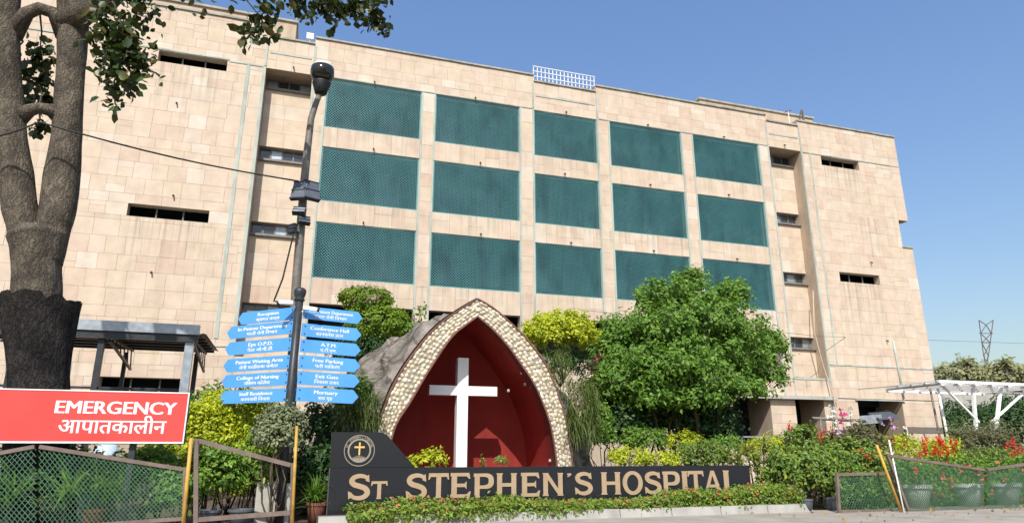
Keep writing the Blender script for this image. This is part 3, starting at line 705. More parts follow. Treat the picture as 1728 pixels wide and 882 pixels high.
# small white lamps inside the niche
for px, py in ((880, 629), (886, 648), (858, 659), (928, 777)):
    for d in (1.0,):
        q = P(px, py, AY+.45); m_ = MB(); m_.lathe((q.x, q.y, q.z), [(.03, -.04), (.042, 0), (.03, .035), (.012, .05)], 10); m_.build('niche_lamp', M['pale_pot'], gro, smooth=True)
cr = thing('cross', 'tall white stone cross standing inside the red niche', 'cross', (4.4, 18.7, .3))
a, b = P(773, 603, 18.6), P(791, 603, 18.6); c, d = P(725, 649, 18.6), P(839, 668, 18.6)
m_ = MB(); m_.box(a.x, b.x, 18.6, 18.87, .3, a.z); m_.build('upright', M['cross'], cr)
m_ = MB(); m_.box(c.x, a.x-.001, 18.603, 18.867, d.z, c.z); m_.build('arm', M['cross'], cr); m_ = MB(); m_.box(b.x+.001, d.x, 18.603, 18.867, d.z, c.z); m_.build('arm', M['cross'], cr)
# rock mound wrapped round the grotto
ms = [[(470,800),(520,760),(560,690),(590,640),(620,600),(655,577),(700,553),(745,530),(804,506),(858,540),(900,575),(945,610),(985,660),(1010,710),(1030,760),(1040,810)]]
rm = MB(); rng_r = np.random.default_rng(4); prof = []
mo = split_poly(ms[0], NA); mo = [(mo[0][0]-.3, -.05)]+mo+[(mo[-1][0]+.3, -.05)]
outb = offs(OUT, .07)
def lerp2(a, b, f): return [(p[0]*(1-f)+q[0]*f, p[1]*(1-f)+q[1]*f) for p, q in zip(a, b)]
rings = []
for f, Y, sc_ in ((0, AY+.12, 1), (.35, AY+.45, 1), (.7, AY+.9, 1), (1, AY+1.5, 1), (1.08, AY+2.6, 1), (1.02, AY+3.6, .9), (.8, AY+4.6, .62), (.5, AY+5.2, .25)):
    ln = lerp2(outb, mo, f)
    rings.append([(x, Y, z*sc_ if i not in (0, len(ln)-1) else -.05) for i, (x, z) in enumerate(ln)])
fine = []
for r in rings:                                       # twice as many points along each ring
    o = []
    for a, b in zip(r, r[1:]): o += [a, tuple((a[k]+b[k])/2 for k in range(3))]
    fine.append(o+[r[-1]])
rr = []
for i in range(len(fine)-1):
    for s_ in range(3): rr.append([tuple(a[k]*(1-s_/3)+b[k]*s_/3 for k in range(3)) for a, b in zip(fine[i], fine[i+1])])
rr.append(fine[-1]); k = len(rr[0]); vs = []

for i, r in enumerate(rr):
    for p in r:
        v = Vector(p); am = min(1, i/4)*.34
        n3 = mnoise.noise_vector(v*.9)*am*.9+mnoise.noise_vector(v*2.3)*am*.55+mnoise.noise_vector(v*6)*am*.18; n3.y = min(n3.y, .2) if i < 4 else n3.y
        vs.append(v+n3)
rm.add(vs, [(i*k+j, (i+1)*k+j, (i+1)*k+j+1, i*k+j+1) for i in range(len(rr)-1) for j in range(k-1)])
tag(rm.build('rock_mound', M['rock']), 'pale grey rock mound heaped around the back of the arch', 'rock')

# ------------------------------------------------------------------ name board
SY = 16.3
nb = thing('name_board', 'long black granite board with gold hospital name in front of the arch', 'sign', (6.4, SY, 0))
def sx(px, py=800): return P(px, py, SY).x
zt = 1.155
cuts = [sx(556), sx(758), sx(951), sx(1115), sx(1266)]
for i, (a, b) in enumerate(zip(cuts, cuts[1:])):
    m_ = MB(); m_.box(a+.006, b-.006, SY, SY+.03, .16, zt); m_.build('granite_panel', M['granite'], nb)
    m_ = MB(); m_.box(a+.006, b-.006, SY-.02, SY+.03, -.02, .148); m_.build('plinth_panel', M['granite'], nb)
m_ = MB(); m_.box(cuts[0]-.01, cuts[-1]+.01, SY+.03, SY+.28, -.02, zt-.004); m_.build('board_core', M['granite_side'], nb)
a, b, c = P(560, 730, SY), P(645, 729, SY), P(700, 787, SY)
hp = [(sx(557), zt+.012), (c.x, zt+.012), (b.x+.12, b.z-.06), (b.x, b.z), (sx(560,730), b.z)]
m_ = MB(); m_.prism(hp, SY, SY+.03); m_.build('emblem_panel', M['granite'], nb)
m_ = MB(); m_.prism([(x*1.0, z) for x, z in [(hp[0][0], zt+.0), (hp[1][0], zt), (hp[2][0]-.01, hp[2][1]), (hp[3][0]-.005, hp[3][1]-.006), (hp[4][0], hp[4][1]-.006)]], SY+.03, SY+.2); m_.build('emblem_back', M['granite_side'], nb)
# lettering in wide flared capitals, built stroke by stroke (unit cap height)
def stroke(pts, w, n=26):
    pts = [np.array(p, float) for p in pts]; q = []
    for i in range(len(pts)-1):
        p0 = pts[i-1] if i else 2*pts[0]-pts[1]; p3 = pts[i+2] if i+2 < len(pts) else 2*pts[-1]-pts[-2]; a, b = pts[i], pts[i+1]
        for f in np.linspace(0, 1, 5)[:-1]: q.append(.5*((2*a)+(-p0+b)*f+(2*p0-5*a+4*b-p3)*f*f+(-p0+3*a-3*b+p3)*f**3))
    q.append(pts[-1]); L_, R_ = [], []
    for i, p in enumerate(q):
        t = q[min(i+1, len(q)-1)]-q[max(i-1, 0)]; t = t/np.linalg.norm(t); ww = w(i/(len(q)-1)) if callable(w) else w
        nv = np.array([-t[1], t[0]]); L_.append(tuple(p+nv*ww/2)); R_.append(tuple(p-nv*ww/2))
    return ('band', R_, L_)
def box2(x0, z0, x1, z1): return ('poly', [(x0,z0),(x1,z0),(x1,z1),(x0,z1)])
SW, HW, SF = .20, .15, .035
def stem(x, z0=0, z1=1, top=True, bot=True):
    g_ = [box2(x, z0, x+SW, z1)]
    if bot: g_.append(('poly', [(x-SF, z0), (x+SW+SF, z0), (x+SW, z0+.09), (x, z0+.09)]))
    if top: g_.append(('poly', [(x, z1-.09), (x+SW, z1-.09), (x+SW+SF, z1), (x-SF, z1)]))
    return g_
def glyph(ch):
    if ch == 'I': return stem(.04), .28
    if ch == 'H': return stem(.04)+stem(.62)+[box2(.24, .43, .62, .58)], .86
    if ch == 'T': return stem(.33, top=False)+[box2(.02, .85, .84, 1), ('poly', [(.0,.74),(.05,.74),(.10,.85),(.02,.98)]), ('poly', [(.76,.85),(.81,.74),(.86,.74),(.84,.98)])], .86
    if ch == 'L': return stem(.04, bot=False)+[box2(.0, 0, .66, .15), ('poly', [(.56,.15),(.66,.0),(.70,.27),(.65,.27)])], .70
    if ch == 'E': return stem(.04, top=False, bot=False)+[box2(.0, 0, .72, .14), box2(.0, .86, .70, 1), box2(.24, .43, .58, .57), ('poly', [(.62,.14),(.72,0),(.76,.25),(.71,.25)]), ('poly', [(.60,.86),(.69,.76),(.74,.76),(.70,1)]), ('poly', [(.53,.57),(.53,.43),(.60,.34),(.60,.66)])], .76
    if ch == 'P': return stem(.04, top=False)+[box2(.0, .86, .45, 1), box2(.24, .36, .45, .50), stroke([(.43,.93),(.60,.90),(.70,.79),(.70,.57),(.60,.46),(.43,.43)], lambda f: .14+.07*math.sin(f*math.pi))], .82
    if ch == 'N': return stem(.04)+stem(.70)+[('poly', [(.72,0),(.90,0),(.24,1),(.04,1)])], .94
    if ch == 'A': return [('poly', [(.0,0),(.18,0),(.52,.92),(.40,1)]), ('poly', [(.74,0),(.97,0),(.58,1),(.40,1)]), box2(.20, .24, .78, .37), box2(-.05, 0, .24, .06), box2(.68, 0, 1.02, .06)], .98
    if ch == 'O':
        o = [(.47+.37*math.cos(t), .5+.44*math.sin(t)) for t in np.linspace(0, 2*math.pi, 29)]
        i_ = [(.47+(.47)*math.cos(t), .5+.53*math.sin(t)) for t in np.linspace(0, 2*math.pi, 29)]; n2 = [(.47+.27*math.cos(t), .5+.37*math.sin(t)) for t in np.linspace(0, 2*math.pi, 29)]
        return [('band', i_, n2)], .94
    if ch == 'S': return [stroke([(.70,.80),(.60,.90),(.40,.94),(.19,.87),(.12,.72),(.22,.59),(.42,.52),(.62,.43),(.70,.27),(.62,.12),(.42,.05),(.20,.09),(.06,.24)], lambda f: .13+.08*math.sin(f*math.pi)),
                          ('poly', [(.63,.90),(.62,.74),(.76,.68),(.73,.99)]), ('poly', [(.0,.33),(.03,.0),(.14,.10),(.13,.27)])], .78
    if ch == "'": return [('poly', [(.03,.60),(.10,.60),(.24,.80),(.24,.98),(.04,.98),(.04,.80),(.12,.80)])], .26
    if ch == '.': return [('poly', [(.14+.13*math.cos(t), .13+.13*math.sin(t)) for t in np.linspace(0, 2*math.pi, 13)[:-1]])], .3
def put_letter(ch, pxa, pxb, ptop, pbot):
    g_, w0 = glyph(ch); a, b = P(pxa, (ptop+pbot)/2, SY), P(pxb, (ptop+pbot)/2, SY); zt_, zb_ = P((pxa+pxb)/2, ptop, SY).z, P((pxa+pxb)/2, pbot, SY).z
    kx = (b.x-a.x)/w0; kz = zt_-zb_; mb = MB()
    for n_i, it in enumerate(g_):
        y0 = SY-.02-.0006*n_i
        if it[0] == 'poly': mb.prism([(a.x+x*kx, zb_+z*kz) for x, z in it[1]], y0, SY+.004)
        else: mb.strip_prism([(a.x+x*kx, zb_+z*kz) for x, z in it[1]], [(a.x+x*kx, zb_+z*kz) for x, z in it[2]], y0, SY+.004)
    return mb.build('letter', M['gold'], nb)
s1 = 370/1728.0
def LA(ch, x0, x1, t, b): put_letter(ch, 550+x0*s1, 550+x1*s1, 780+t*s1, 780+b*s1)
def LB(ch, x0, x1, t, b): put_letter(ch, 900+x0*s1, 900+x1*s1, 780+t*s1, 780+b*s1)
for a_ in (('S',175,345,92,288), ('T',353,484,145,285), ('.',497,540,235,280), ('S',630,792,88,284), ('T',805,968,82,278), ('E',980,1140,80,276), ('P',1163,1322,84,273), ('H',1340,1506,82,268), ('E',1536,1685,78,266)): LA(*a_)
for a_ in (('N',70,236,80,260), ("'",260,300,82,155), ('S',325,462,76,250), ('H',530,688,74,250), ('O',702,860,70,248), ('S',875,1003,72,244), ('P',1018,1153,68,240), ('I',1165,1217,66,238), ('T',1215,1342,64,236), ('A',1345,1480,62,236), ('L',1492,1625,60,226)): LB(*a_)
ec = P(606.5, 759.5, SY); er = (P(632.5, 759.5, SY).x-P(580.5, 759.5, SY).x)/2
def ring(r0, r1, y, nm, mt):
    t_ = np.linspace(0, 2*math.pi, 41); mb = MB(); mb.strip_prism([(ec.x+r0*math.cos(t), ec.z+r0*math.sin(t)) for t in t_], [(ec.x+r1*math.cos(t), ec.z+r1*math.sin(t)) for t in t_], y, SY+.003); return mb.build(nm, M[mt], nb)
ring(er*.955, er, SY-.008, 'emblem_ring', 'dull_gold'); ring(er*.66, er*.76, SY-.008, 'emblem_ring', 'dull_gold')
def arc_text(s, r, a0, a1, size, flip=False):
    for i, ch in enumerate(s):
        if ch == ' ': continue
        t = a0+(a1-a0)*(i+.5)/len(s); rot = (t-math.pi/2) if not flip else (t+math.pi/2)
        o = text_mesh('emblem_letter', ch, size, 'dull_gold', nb, (ec.x+r*math.cos(t), SY-.002, ec.z+r*math.sin(t)), (math.pi/2, -rot, 0), .02, .003)
arc_text("ST. STEPHEN'S HOSPITAL", er*.79, math.pi*.93, math.pi*.07, er*.20)
mb = MB(); kx = er
mb.box(ec.x-er*.05, ec.x+er*.05, SY-.012, SY+.003, ec.z-er*.28, ec.z+er*.52); mb.box(ec.x-er*.33, ec.x-er*.051, SY-.0115, SY+.003, ec.z+er*.16, ec.z+er*.27); mb.box(ec.x+er*.051, ec.x+er*.33, SY-.0115, SY+.003, ec.z+er*.16, ec.z+er*.27)
mb.build('emblem_cross', M['gold2'], nb)
mb = MB()
for sgn in (-1, 1):
    for k_ in range(4):
        x0 = ec.x+sgn*er*.06; z0 = ec.z-er*.62; x1 = ec.x+sgn*er*(.15+.13*k_); z1 = ec.z-er*(.33+.055*k_)
        mb.bar((x0, SY-.005-.0007*k_, z0), (x1, SY-.005-.0007*k_, z1), er*.05, .01, up=(0,1,0))
mb.bar((ec.x, SY-.009, ec.z-er*.66), (ec.x, SY-.009, ec.z-er*.30), er*.07, .01, up=(0,1,0))
mb.build('emblem_hands', M['dull_gold'], nb)

# planter in front of the board
KA, KB = P(560, 878, 15.7).x-.3, P(1358, 868, 15.7).x
bed = MB(); bed.box(KA, KB-.1, 15.6, SY-.03, -.05, .17); tag(bed.build('planting_bed', M['soil']), kind='structure')
pk = thing('planter_kerb', 'pale concrete kerb edging the lantana bed below the black board', 'kerb', ((KA+KB)/2, 15.5, 0))
nk = 9
for i in range(nk):
    a = KA+(KB-KA)*i/nk; b = KA+(KB-KA)*(i+1)/nk; m_ = MB(); m_.add([(a+.01,15.36,-.05),(b-.01,15.36,-.05),(b-.01,15.62,-.05),(a+.01,15.62,-.05),(a+.01,15.40,.20+.008*math.sin(i*2)),(b-.01,15.40,.205),(b-.01,15.62,.205),(a+.01,15.62,.20)],
        [(0,1,5,4),(1,2,6,5),(2,3,7,6),(3,0,4,7),(4,5,6,7),(3,2,1,0)]); m_.build('kerb_stone', M['kerbstone'], pk)
hg = thing('lantana_hedge', 'low bright green flowering hedge along the foot of the black board', 'hedge', ((KA+KB)/2, 15.9, .17))
rg1 = np.random.default_rng(21); n = 15000
X0, X1 = P(585, 850, 15.9).x, P(1340, 850, 15.9).x
p, d = box_points(X0, X1, 15.45, 16.22, .14, .44, n, rg1, .08)
pxs = (p[:, 0]-X0)/(X1-X0); p[:, 2] += (-.09+.21*pxs-.10*np.exp(-((pxs-.52)/.1)**2)*1+.06*np.sin(pxs*9))*(p[:, 2]-.14)/.36
over = (pxs < .5) & (p[:, 1] < 15.75); p[over, 1] -= .22*(1-pxs[over]*1.6); p[over, 2] -= .10*(1-pxs[over]*1.6); p[:, 2] = np.maximum(p[:, 2], .03)
leaves('foliage', p, d, .085, .045, G['lantana'], hg, rg=rg1)
sel = rg1.choice(n, 170, replace=False); sel = sel[p[sel, 2] > .28]; blossoms(hg, p[sel]+np.array([0, -.03, .03]), .035, 'orange', 4)
hn = MB()
for k_ in range(60):
    x = rg1.uniform(X0+.1, X1-.1); hn.tube([(x, 15.9, .15), (x+rg1.uniform(-.1,.1), 15.8, .35), (x+rg1.uniform(-.2,.2), 15.7, .5)], .006, 5)
hn.build('twigs', M['stem'], hg)['kind'] = 'stuff'

# ------------------------------------------------------------------ big forked tree at the left
TY = 17.2
bt = thing('forked_tree', 'huge forked tree with dark bark and overhanging leaves at the left edge', 'tree', (P(66, 745, TY).x, TY, 0))
rgt = random.Random(3); mb = MB()
def tp(px, py, y=TY): return P(px, py, y)
def pxr(px0, px1, py, y=TY): return (P(px1, py, y).x-P(px0, py, y).x)/2
def trunk_path(rows, y=TY, seg=18, jit=.035, dy=0):
    fine = []
    for (a, b, c), (d, e, f) in zip(rows, rows[1:]): fine += [(a+(d-a)*k/5, b+(e-b)*k/5, c+(f-c)*k/5) for k in range(5)]
    rows = fine+[rows[-1]]; n0 = len(mb.v); seg = 32
    pts = [tp((a+b)/2, py, y) for a, b, py in rows]; rad = [pxr(a, b, py, y) for a, b, py in rows]; mb.tube(pts, rad, seg)
    for i, p in enumerate(pts):
        for q in range(seg):
            v = Vector(mb.v[n0+i*seg+q]); o = v-p; w = Vector((v.x*3.2, v.y*3.2, v.z*.8)); w2 = Vector((v.x*11, v.y*11, v.z*1.6))
            mb.v[n0+i*seg+q] = tuple(p+o*(1+.09*mnoise.noise(w)+.045*mnoise.noise(w2)+.03*mnoise.noise(v*2.1)))
trunk_path([(8,122,900),(14,116,800),(16,112,700),(18,108,640),(18,106,560),(20,105,500),(20,105,450),(16,112,415),(12,118,398),(24,106,386),(50,82,380)])
trunk_path([(34,108,440),(48,114,410),(60,121,380),(67,130,350),(76,136,290),(84,138,240),(90,141,190),(94,143,140),(96,146,90),(98,150,40),(96,160,-30),(110,160,-140)])
trunk_path([(24,98,440),(18,84,410),(11,72,380),(2,65,350),(-4,56,290),(-6,48,240),(-9,42,190),(-11,38,140),(-14,36,90),(-18,34,40),(-28,36,-30),(-40,20,-140)])
mb.tube([tp(30, 200), tp(50, 186, TY-.1), tp(66, 182, TY-.15), tp(85, 186, TY-.1), tp(104, 200)], [.22,.15,.13,.15,.22], 10, .06, rgt)
mb.tube([tp(20, 60), tp(45, 22, TY-.1), tp(66, 14, TY-.15), tp(90, 22, TY-.1), tp(112, 60)], [.22,.16,.15,.16,.24], 10, .06, rgt)
mb.tube([tp(115, 40), tp(150, 18, TY-.5), tp(185, 5, TY-1), tp(230, -40, TY-1.6), tp(330, -90, TY-2.2), tp(480, -110, TY-2.6), tp(620, -90, TY-2.8)], [.34,.26,.20,.16,.13,.10,.05], 10, .06, rgt)
mb.tube([tp(0, -20), tp(-80, -160, TY-.5), tp(-200, -300, TY-.8)], [.35,.22,.1], 10, .06, rgt)
for px, py, k_ in ((66, 250, 5), (30, 420, 4), (96, 300, 4)):
    pass
tk = mb.build('trunk', M['bark'], bt, smooth=True)
# dark flaring collar of loose bark low on the trunk
mb = MB(); seg = 40; vs = []; prf = [(124, 900), (116, 760), (101, 664), (101, 630), (108, 590), (124, 550), (136, 520), (143, 504)]
for wpx, py in prf:
    c = tp(66, py); r = pxr(66-wpx/2, 66+wpx/2, py)+.012
    for q in range(seg):
        a = 2*math.pi*q/seg; rr = r*(1+.025*math.sin(q*3.1+py*.03)); zz = c.z+(rgt.uniform(-.10, .06) if py == 504 else 0)
        vs.append((c.x+rr*math.cos(a), TY+rr*math.sin(a), zz))
n = len(prf); mb.add(vs, [(i*seg+q, i*seg+(q+1) % seg, (i+1)*seg+(q+1) % seg, (i+1)*seg+q) for i in range(n-1) for q in range(seg)])
vs2 = [(v[0]*.97+tp(66, 600).x*.03, v[1]*.97+TY*.03, v[2]-.004) for v in vs]; mb.add(vs2, [(i*seg+q, (i+1)*seg+q, (i+1)*seg+(q+1) % seg, i*seg+(q+1) % seg) for i in range(n-1) for q in range(seg)])
mb.build('bark_collar', M['bark_dark'], bt, smooth=True)
rgl = np.random.default_rng(17); LP, LD = [], []
def hang(px, py, rx, ry, n, y):
    n = int(n*1.35)
    c = np.array(P(px, py, y)); w = (P(px+rx, py, y)-P(px, py, y)).length; h = (P(px, py+ry, y)-P(px, py, y)).length
    k_ = rgl.normal(size=(n, 3))*np.array([w*.5, w*.4, h*.5]); LP.append(c+k_); LD.append(rgl.normal(size=(n, 3))*.8+np.array([0, -.3, -.8]))
for a_ in ((205,85,50,55,150,15.2), (190,50,45,40,90,15.2), (235,105,36,24,60,15.1), (170,25,30,25,40,15.3), (200,140,40,24,45,15.2), (195,170,20,18,16,15.2), (212,62,30,30,50,15.2), (238,10,36,26,50,15.0), (300,-20,60,20,40,15.0),
           (445,28,28,30,60,14.8), (420,50,18,20,22,14.8), (415,66,16,12,10,14.8), (455,60,14,12,8,14.8), (505,5,34,14,40,14.7), (555,14,30,20,70,14.7), (580,22,20,14,30,14.6), (520,22,10,8,8,14.7), (625,22,28,22,70,14.6), (645,42,18,14,24,14.6), (600,-2,40,14,40,14.6), (470,-20,90,20,90,14.8), (380,-30,60,20,40,15), (640,-25,40,20,40,14.6)): hang(*a_)
for a_ in ((66,100,26,26,70,18.6), (66,135,26,20,70,18.7), (50,165,20,10,26,18.6), (82,165,20,10,26,18.6), (66,215,20,12,24,18.6), (66,80,24,14,14,18.8)): hang(*a_)
leaves('crown', np.vstack(LP), np.vstack(LD), .215, .15, G['ficus'], bt, 'round', .12, rg=rgl, hang=True)
mb = MB()
for px, py, y, qx, qy, qy2 in ((190,3,15.8,205,60,15.2), (205,60,15.2,190,150,15.1), (200,40,15.3,245,105,15.1), (330,-90,15,440,30,14.8), (440,30,14.8,415,66,14.8), (480,-110,14.7,560,20,14.7), (600,-100,14.5,630,30,14.6), (630,20,14.6,655,50,14.6), (500,-90,14.7,505,5,14.7), (150,18,16.7,190,3,15.8), (66,10,17.2,66,100,18.6), (66,182,17.2,66,140,18.6), (66,182,17.1,60,220,18.5)):
    a, b = P(px, py, y), P(qx, qy, qy2); mb.tube([a, a.lerp(b, .5)+Vector((.05,0,.05)), b], [.028,.02,.010], 6)
mb.build('twigs', M['bark'], bt, smooth=True)['kind'] = 'stuff'

# ------------------------------------------------------------------ shelter beside the tree
shl = thing('steel_shelter', 'open steel shelter with corrugated lean-to roof in front of the left wing', 'shelter', (-6, 24, 0))
yf, yb = 22.6, 26.2
f0, f1 = P(-60, 540, yf), P(337, 560, yf); b1 = P(344, 591, yb); zf = P(250, 556, yf).z; zbk = P(250, 588, yb).z
gut = MB(); gut.box(f0.x, f1.x, yf-.12, yf+.05, zf-.10, zf+.20); gut.build('gutter', M['galv'], shl)
gb = MB(); gb.box(f0.x, f1.x-.02, yf-.06, yf+.06, zf-.32, zf-.102); gb.build('front_beam', M['dark_metal'], shl)
sh_ = MB(); nc_ = int((f1.x-f0.x)/.19)
vs = []
for i in range(nc_*2+1):
    x = f0.x+.04+(f1.x+.15-f0.x)*i/(nc_*2); dz = .03 if i % 2 else 0; vs += [(x, yf+.07, zf-.05+dz), (x, yb+.3, zbk+.05+dz), (x, yf+.07, zf-.062+dz), (x, yb+.3, zbk+.038+dz)]
fs = []
for i in range(nc_*2): a = i*4; fs += [(a, a+4, a+5, a+1), (a+2, a+3, a+7, a+6)]
sh_.add(vs, fs); sh_.build('corrugated_roof', M['corrug'], shl)
for k_ in range(1, 6):
    f_ = k_/5.5; y = yf+(yb-yf)*f_; z = zf-.13+(zbk-zf+.08)*f_; m_ = MB(); m_.box(f0.x+.02, f1.x+.12, y-.03, y+.03, z-.05, z+.03); m_.build('purlin', M['dark_metal'], shl)
for px, y, w_, mt in ((168, yf+.15, .16, 'dark_metal'), (318, yf+.15, .24, 'galv'), (-30, yf+.15, .16, 'dark_metal'), (212, yb-.1, .12, 'dark_metal'), (332, yb-.4, .14, 'dark_metal'), (20, yb-.1, .12, 'dark_metal')):
    x = P(px, 600, y).x; zt_ = zf-.12+(zbk-zf+.05)*max(0, (y-yf)/(yb-yf))-.1; m_ = MB(); m_.box(x-w_/2, x+w_/2, y-w_/2, y+w_/2, -.02, zt_); m_.build('post', M[mt], shl)
for px in (200, 335, 60):
    x = P(px, 590, 24).x; m_ = MB(); m_.bar((x, yf+.2, zf-.35), (x, yb-.2, zbk-.75), .07); m_.bar((x, yf+.2, zf-.25), (x, yb-.2, zbk-.12), .07)
    for q in range(6):
        f_ = (q+.5)/6; g_ = (q+1)/6; m_.bar((x, yf+.2+(yb-yf-.4)*f_, zf-.25+(zbk-zf+.13)*f_), (x, yf+.2+(yb-yf-.4)*g_, zf-.35+(zbk-zf-.40)*g_), .035)
    m_.build('truss', M['dark_metal'], shl)
rw = MB(); rw.box(f0.x, P(318, 650, yf).x, yf+.13, yf+.17, P(250, 655, yf).z-.04, P(250, 655, yf).z+.03); rw.build('rail', M['dark_metal'], shl)

# ------------------------------------------------------------------ emergency sign
EY = 16.0
a, b, c = P(-70, 661, EY), P(318, 664, EY), P(316, 745, EY)
es = thing('emergency_sign', 'wide red emergency sign board with white lettering at the left', 'sign', ((a.x+b.x)/2, EY, 0))
m_ = MB(); m_.box(a.x, b.x, EY, EY+.05, c.z, b.z); m_.build('panel', M['red_sign'], es)
m_ = MB(); t_ = .025
for q in ((a.x-t_, b.x+t_, b.z+.001, b.z+t_), (a.x-t_, b.x+t_, c.z-t_*1.4, c.z-.001), (b.x+.001, b.x+t_, c.z, b.z), (a.x-t_, a.x-.001, c.z, b.z)): m_.box(q[0], q[1], EY-.012, EY+.07, q[2], q[3])
m_.build('frame', M['white_paint'], es)
m_ = MB(); m_.box(a.x, b.x+.04, EY+.072, EY+.11, c.z-.05, b.z-.01); m_.build('backing', M['dark_metal'], es)
for px in (222, -20):
    x = P(px, 750, EY).x; m_ = MB(); m_.box(x-.06, x+.06, EY+.112, EY+.22, -.02, b.z-.1); m_.build('post', M['dark_metal'], es)
q0, q1 = P(94, 697, EY), P(297, 697, EY)
def fit_text(nm, s, px0, px1, ptop, pbot, mat, par, y, bold=.02, full=None):
    o = text_mesh(nm, s, 1.0, mat, par, (0, 0, 0), (math.pi/2, 0, 0), bold, .004, 'LEFT'); v = np.array([tuple(v.co) for v in o.data.vertices]); lo, hi = v.min(0), v.max(0)
    A, B = P(px0, (ptop+pbot)/2, y), P(px1, (ptop+pbot)/2, y); zt_, zb_ = P((px0+px1)/2, ptop, y).z, P((px0+px1)/2, pbot, y).z
    kx, kz = (B.x-A.x)/(hi[0]-lo[0]), (zt_-zb_)/(hi[1]-lo[1]); o.scale = (kx, kz, 1); o.location = (A.x-lo[0]*kx, y-.003, zb_-lo[1]*kz); return o
fit_text('lettering', 'EMERGENCY', 93, 299, 677, 698, 'sign_white', es, EY, .03)
fit_text('lettering', '\u0906\u092a\u093e\u0924\u0915\u093e\u0932\u0940\u0928', 99, 281, 700, 731, 'sign_white', es, EY, .016)

# ------------------------------------------------------------------ direction sign post
PY_ = 16.4
pb_, ptp = P(488, 760, PY_), P(499, 508, PY_)
px_ = P(497, 600, PY_).x
dp = thing('direction_post', 'dark post carrying twelve blue arrow shaped direction boards', 'sign post', (px_, PY_, 0))
m_ = MB(); m_.tube([(px_-.04, PY_, -.02), (px_-.02, PY_, 2.5), (px_, PY_, ptp.z)], .095, 14); m_.build('pole', M['dark_metal'], dp, smooth=True)
m_ = MB(); m_.lathe((px_, PY_, ptp.z), [(.10,0), (.13,.03), (.10,.08), (.12,.12), (.14,.2), (.145,.27), (.10,.32)], 14); m_.build('cap', M['dark_metal'], dp, smooth=True)
def pxof(v): d_ = v-EYE; w = d_.dot(FW); return 864+FPX*d_.dot(RT)/w, 441-FPX*d_.dot(UP)/w
DL = Vector((math.cos(R(72.4+66)), math.sin(R(72.4+66)), 0)); DR = Vector((math.cos(R(72.4-62)), math.sin(R(72.4-62)), 0))
def zpost(py): return P(497, py, PY_).z
def board(side, outpx, ztop, zbot, tilt, en, hi):
    dv = DL if side < 0 else DR; base = Vector((px_, PY_, 0))+dv*.11+Vector((0, -.02, 0)); zm = (ztop+zbot)/2
    lo_, hi_ = .3, 4
    for _ in range(30):
        m2 = (lo_+hi_)/2; xx = pxof(Vector((base.x, base.y, zm))+dv*m2)[0]
        if (xx > outpx) == (side < 0): lo_ = m2
        else: hi_ = m2
    Lb = lo_; h = ztop-zbot; tip = h*.42
    poly = [(0, -h/2), (Lb-tip, -h/2), (Lb, 0), (Lb-tip, h/2), (0, h/2)]
    if side < 0: poly = [(-x, z) for x, z in reversed(poly)]
    m3 = MB(); m3.prism(poly, 0, .018); me = m3.mesh('arrow_board', M['blue']); ang = math.atan2(dv.y, dv.x)-(math.pi if side < 0 else 0)
    o = link('arrow_board', me, dp, (base.x, base.y, zm), (0, tilt, ang)); Mw = Matrix.Translation(o.location) @ o.rotation_euler.to_matrix().to_4x4()
    cx = side*(Lb*.46)
    for s_, sz, dz, bold in ((en, h*.38, .06*h, .02), (hi, h*.34, -.34*h, .012)):
        t3 = text_mesh('lettering', s_, sz, 'sign_white', o, (0,0,0), (0,0,0), bold, .002); w_ = t3.dimensions.x
        v = [q.co.x for q in t3.data.vertices]; w_ = max(v)-min(v) if v else 1; sxk = min(1.45 if side < 0 else 1.2, Lb*.74/w_)
        t3['kind'] = 'stuff'; t3.matrix_parent_inverse = Matrix(); t3.location = (cx, -.003, dz); t3.rotation_euler = (math.pi/2, 0, 0); t3.scale = (sxk, 1, 1)
    bl = MB()
    for x in (.06,):
        for z in (-h*.3, h*.3): bl.lathe((0, 0, 0), [(.014, 0), (.014, .012)], 8)
    for z in (-h*.3, h*.3):
        b2 = MB(); b2.tube([(side*.07, -.012, z), (side*.07, .002, z)], .016, 8); ob = b2.build('bolt', M['dark_metal'], None); ob.parent = o
    return o
LB_ = [('Reception', '\u0938\u094d\u0935\u093e\u0917\u0924 \u0915\u0915\u094d\u0937', 402, 517, 538), ('In-Patient Department', '\u092d\u0930\u0924\u0940 \u0930\u094b\u0917\u0940 \u093f\u0935\u092d\u093e\u0917', 383, 540, 562), ('Eye O.P.D.', '\u0928\u0947\u0924\u0930 \u0913.\u092a\u0940.\u0921\u0940.', 380, 568, 591),
       ('Patient Waiting Area', '\u0930\u094b\u0917\u0940 \u092a\u0930\u0924\u0940\u0915\u0937\u093e \u0915\u0937\u0947\u0924\u0930', 377, 598, 621), ('College of Nursing', '\u0928\u093f\u0938\u0930\u0902\u0917 \u0915\u0949\u0932\u0947\u091c', 374, 626, 649), ('Staff Residence', '\u0915\u0930\u092e\u091a\u093e\u0930\u0940 \u093f\u0928\u0935\u093e\u0938', 371, 654, 677)]
RB_ = [('Out Patient Department', '\u092c\u093e\u0939\u092f \u0930\u094b\u0917\u0940 \u093f\u0935\u092d\u093e\u0917', 612, 515, 536), ('Conference Hall', '\u0915\u093e\u0928\u092b\u0930\u0947\u0902\u0938 \u0939\u093e\u0932', 610, 544, 566), ('A.T.M.', '\u090f.\u091f\u0940.\u090f\u092e.', 609, 571, 593),
       ('Free Parking', '\u092b\u0930\u0940 \u092a\u093e\u093f\u0915\u0930\u0902\u0917', 608, 598, 621), ('Exit Gate', '\u093f\u0928\u0915\u093e\u0938 \u0926\u0935\u093e\u0930', 607, 625, 648), ('Mortuary', '\u0936\u0935 \u0917\u0943\u0939', 605, 652, 676)]
